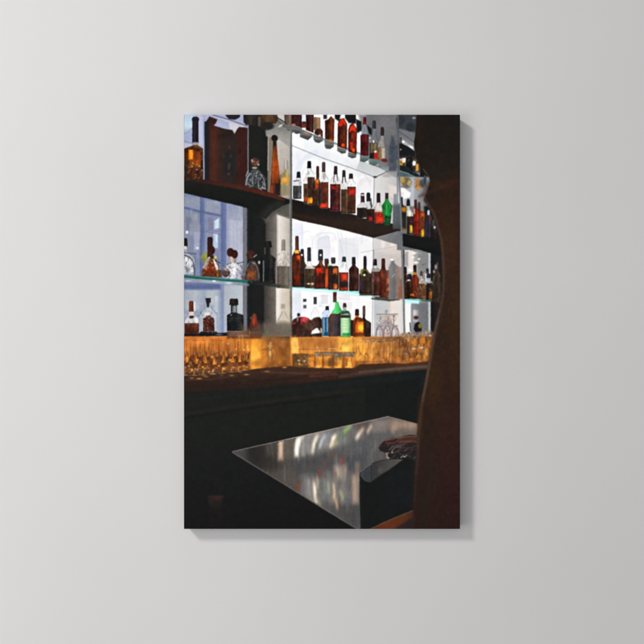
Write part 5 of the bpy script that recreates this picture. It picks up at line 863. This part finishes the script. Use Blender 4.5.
IMG = IMG + (.24 - .12 * np.exp(-((YY - 352) / 16.0) ** 2))[..., None] * (IMG - blur(IMG, 2.0)) + .12 * (IMG - blur(IMG, 9.0)) * np.clip((395 - YY) / 25, .25, 1)[..., None]   # printed crisply
IMG = np.clip(IMG, 8, 255)
IMG = 255 * (IMG / 255) ** 1.07 * (1.0, .992, .985)
IMG = np.clip(IMG, 7, 253)
c = IMG / 255.0
INK = np.where(c <= 0.04045, c / 12.92, ((c + 0.055) / 1.055) ** 2.4) / 1.10
INK = np.clip(INK, 0, 0.93)


# one connected patch per depicted thing: crumbs join their neighbour, separate pieces become items of their own
def flood(ids):
    H, W = ids.shape; lab = np.full(H * W, -1, np.int64); f = ids.ravel().tolist(); comps = []
    seen = [False] * (H * W)
    for st in range(H * W):
        if seen[st]: continue
        v = f[st]; seen[st] = True; stack = [st]; got = []
        while stack:
            p = stack.pop(); got.append(p); x = p % W
            for q in ((p - 1) if x else -1, (p + 1) if x < W - 1 else -1, p - W, p + W if p + W < H * W else -1):
                if q >= 0 and not seen[q] and f[q] == v: seen[q] = True; stack.append(q)
        comps.append((v, got))
    return comps
CELLS = IDS[:NY, :NX].copy()
for _ in range(4):
    crumbs = False
    for v_, got in flood(CELLS):
        if len(got) < 60:
            crumbs = True; g = np.array(got); nb = np.concatenate([g - 1, g + 1, g - NX, g + NX]); nb = nb[(nb >= 0) & (nb < NX * NY)]
            vals = CELLS.ravel()[nb]; vals = vals[vals != v_]
            if len(vals): CELLS.ravel()[g] = np.bincount(vals).argmax()
    if not crumbs: break
seen_ids = set()
for v_, got in sorted(flood(CELLS), key=lambda t: -len(t[1])):
    if v_ in seen_ids:
        nm, lb = ITEMS[v_ - 1] if v_ else ('dim_background', None)
        CELLS.ravel()[np.array(got)] = item(nm, lb)
    seen_ids.add(v_)

# ------------------------------------------------------------------ materials
def material(name):
    m = bpy.data.materials.new(name); m.use_nodes = True
    nt = m.node_tree
    return m, nt, nt.nodes['Principled BSDF']

def wall_material():
    m, nt, b = material('painted_plaster')
    tc = nt.nodes.new('ShaderNodeTexCoord')
    n = nt.nodes.new('ShaderNodeTexNoise'); n.inputs['Scale'].default_value = 2.2; n.inputs['Detail'].default_value = 4
    r = nt.nodes.new('ShaderNodeValToRGB')
    r.color_ramp.elements[0].position = 0.3; r.color_ramp.elements[0].color = (0.540, 0.533, 0.528, 1)
    r.color_ramp.elements[1].position = 0.7; r.color_ramp.elements[1].color = (0.556, 0.550, 0.546, 1)
    nt.links.new(tc.outputs['Object'], n.inputs['Vector']); nt.links.new(n.outputs['Fac'], r.inputs['Fac'])
    nt.links.new(r.outputs['Color'], b.inputs['Base Color'])
    f = nt.nodes.new('ShaderNodeTexNoise'); f.inputs['Scale'].default_value = 170; f.inputs['Detail'].default_value = 3
    bp = nt.nodes.new('ShaderNodeBump'); bp.inputs['Strength'].default_value = 0.08; bp.inputs['Distance'].default_value = 0.002
    nt.links.new(tc.outputs['Object'], f.inputs['Vector']); nt.links.new(f.outputs['Fac'], bp.inputs['Height'])
    nt.links.new(bp.outputs['Normal'], b.inputs['Normal'])
    b.inputs['Roughness'].default_value = 0.95
    b.inputs['Specular IOR Level'].default_value = 0.1
    return m

def canvas_material():
    m, nt, b = material('printed_canvas')
    at = nt.nodes.new('ShaderNodeAttribute'); at.attribute_name = 'ink'
    nt.links.new(at.outputs['Color'], b.inputs['Base Color'])
    tc = nt.nodes.new('ShaderNodeTexCoord')
    hs = []
    for d in ('X', 'Z'):                                   # over-and-under threads of the weave
        w = nt.nodes.new('ShaderNodeTexWave'); w.wave_type = 'BANDS'; w.bands_direction = d
        w.inputs['Scale'].default_value = 260; w.inputs['Distortion'].default_value = 0.6
        nt.links.new(tc.outputs['Object'], w.inputs['Vector']); hs.append(w)
    mx = nt.nodes.new('ShaderNodeMath'); mx.operation = 'MULTIPLY'
    nt.links.new(hs[0].outputs['Fac'], mx.inputs[0]); nt.links.new(hs[1].outputs['Fac'], mx.inputs[1])
    bp = nt.nodes.new('ShaderNodeBump'); bp.inputs['Strength'].default_value = 0.06; bp.inputs['Distance'].default_value = 0.0004
    nt.links.new(mx.outputs[0], bp.inputs['Height']); nt.links.new(bp.outputs['Normal'], b.inputs['Normal'])
    b.inputs['Roughness'].default_value = 0.85
    b.inputs['Specular IOR Level'].default_value = 0.0
    return m

WALL_MAT = wall_material()
CANVAS_MAT = canvas_material()
wm, wnt, wb = material('raw_pine')
wn = wnt.nodes.new('ShaderNodeTexNoise'); wn.inputs['Scale'].default_value = 14
wr = wnt.nodes.new('ShaderNodeValToRGB')
wr.color_ramp.elements[0].color = (0.42, 0.29, 0.16, 1); wr.color_ramp.elements[1].color = (0.55, 0.41, 0.25, 1)
wnt.links.new(wn.outputs['Fac'], wr.inputs['Fac']); wnt.links.new(wr.outputs['Color'], wb.inputs['Base Color'])
wb.inputs['Roughness'].default_value = 0.8

# ------------------------------------------------------------------ the wall
def mesh_object(name, verts, faces, mat, parent=None):
    me = bpy.data.meshes.new(name)
    me.from_pydata([tuple(p) for p in verts], [], faces); me.update()
    o = bpy.data.objects.new(name, me); COL.objects.link(o)
    me.materials.append(mat)
    o.parent = parent
    return o

wall = mesh_object('wall', [(-4, 0, -3), (4, 0, -3), (4, 0, 3), (-4, 0, 3), (-4, .12, -3), (4, .12, -3), (4, .12, 3), (-4, .12, 3)],
                   [(0, 1, 2, 3), (5, 4, 7, 6), (4, 0, 3, 7), (1, 5, 6, 2), (3, 2, 6, 7), (4, 5, 1, 0)], WALL_MAT)
wall['kind'] = 'structure'
wall['label'] = 'plain pale grey painted wall behind the canvas print'

# ------------------------------------------------------------------ the canvas print
root = bpy.data.objects.new('canvas_print', None); COL.objects.link(root)
ZB = -(Y1 - CY) * PX
root.location = (0, 0, ZB)
root['label'] = 'tall stretched canvas print of a dim bar with backlit bottles, hung on the grey wall'
root['category'] = 'canvas print'

gx = (X0 + (X1 - X0) * np.arange(NX + 1) / NX - CX) * PX
gz = -(Y0 + (Y1 - Y0) * np.arange(NY + 1) / NY - CY) * PX - ZB
GX, GZ = np.meshgrid(gx, gz)
GXf, GZf = GX.ravel(), GZ.ravel()
ink = INK.reshape(-1, 3)

def np_mesh(name, co, quads, rgb, parent):
    me = bpy.data.meshes.new(name)
    nq = len(quads)
    me.vertices.add(len(co)); me.vertices.foreach_set('co', co.astype(np.float32).ravel())
    me.loops.add(nq * 4); me.loops.foreach_set('vertex_index', quads.astype(np.int32).ravel())
    me.polygons.add(nq); me.polygons.foreach_set('loop_start', np.arange(0, nq * 4, 4, dtype=np.int32))
    ca = me.color_attributes.new('ink', 'FLOAT_COLOR', 'POINT')
    ca.data.foreach_set('color', np.concatenate([rgb, np.ones((len(rgb), 1))], 1).astype(np.float32).ravel())
    me.update(calc_edges=True)
    me.materials.append(CANVAS_MAT)
    o = bpy.data.objects.new(name, me); COL.objects.link(o); o.parent = parent
    return o

jj, ii = np.meshgrid(np.arange(NY), np.arange(NX), indexing='ij')
a = jj * (NX + 1) + ii
QUADS = np.stack([a + NX + 1, a + NX + 2, a + 1, a], -1).reshape(-1, 4)
FID = CELLS.reshape(-1)

def face_patch(name, k, parent):
    q = QUADS[FID == k]
    u, inv = np.unique(q, return_inverse=True)
    co = np.stack([GXf[u], np.full(len(u), -DEPTH), GZf[u]], -1)
    return np_mesh(name, co, inv.reshape(-1, 4), ink[u], parent)

picture = face_patch('printed_picture', 0, root)
for k, (name, label) in enumerate(ITEMS, 1):
    if (FID == k).sum() < 6: continue
    o = face_patch(name, k, picture)
    if label: o['label'] = label

# the print carried round the sides, and the canvas folded over behind
cs, qs, rs, n = [], [], [], 0
GI = INK
for (xs, zs, rgb) in ((gx, np.full(NX + 1, gz[0]), GI[0]), (gx[::-1], np.full(NX + 1, gz[-1]), GI[-1][::-1]),
                      (np.full(NY + 1, gx[0]), gz[::-1], GI[::-1, 0]), (np.full(NY + 1, gx[-1]), gz, GI[:, -1])):
    L = len(xs)
    cs += [np.stack([xs, np.full(L, -DEPTH), zs], -1), np.stack([xs, np.full(L, -0.0015), zs], -1)]
    i = np.arange(L - 1)
    qs.append(np.stack([i + n, i + 1 + n, i + 1 + L + n, i + L + n], -1)); n += 2 * L
    rs += [rgb, rgb]
edge = np_mesh('wrapped_edge', np.concatenate(cs), np.concatenate(qs), np.concatenate(rs), root)

# pine stretcher bars behind the cloth
W2, ZT, t = gx[-1] - 0.002, gz[0] - 0.002, 0.036
def bar(x0, x1, z0, z1):
    y0, y1 = -DEPTH + 0.004, -0.0012
    vs = [(x, y, z) for y in (y0, y1) for x, z in ((x0, z0), (x1, z0), (x1, z1), (x0, z1))]
    mesh_object('stretcher_bar', vs, [(0, 1, 2, 3), (5, 4, 7, 6), (4, 0, 3, 7), (1, 5, 6, 2), (3, 2, 6, 7), (4, 5, 1, 0)], wm, root)
bar(-W2, W2, 0.002, t); bar(-W2, W2, ZT - t, ZT)
bar(-W2, -W2 + t, t + .0005, ZT - t - .0005); bar(W2 - t, W2, t + .0005, ZT - t - .0005)
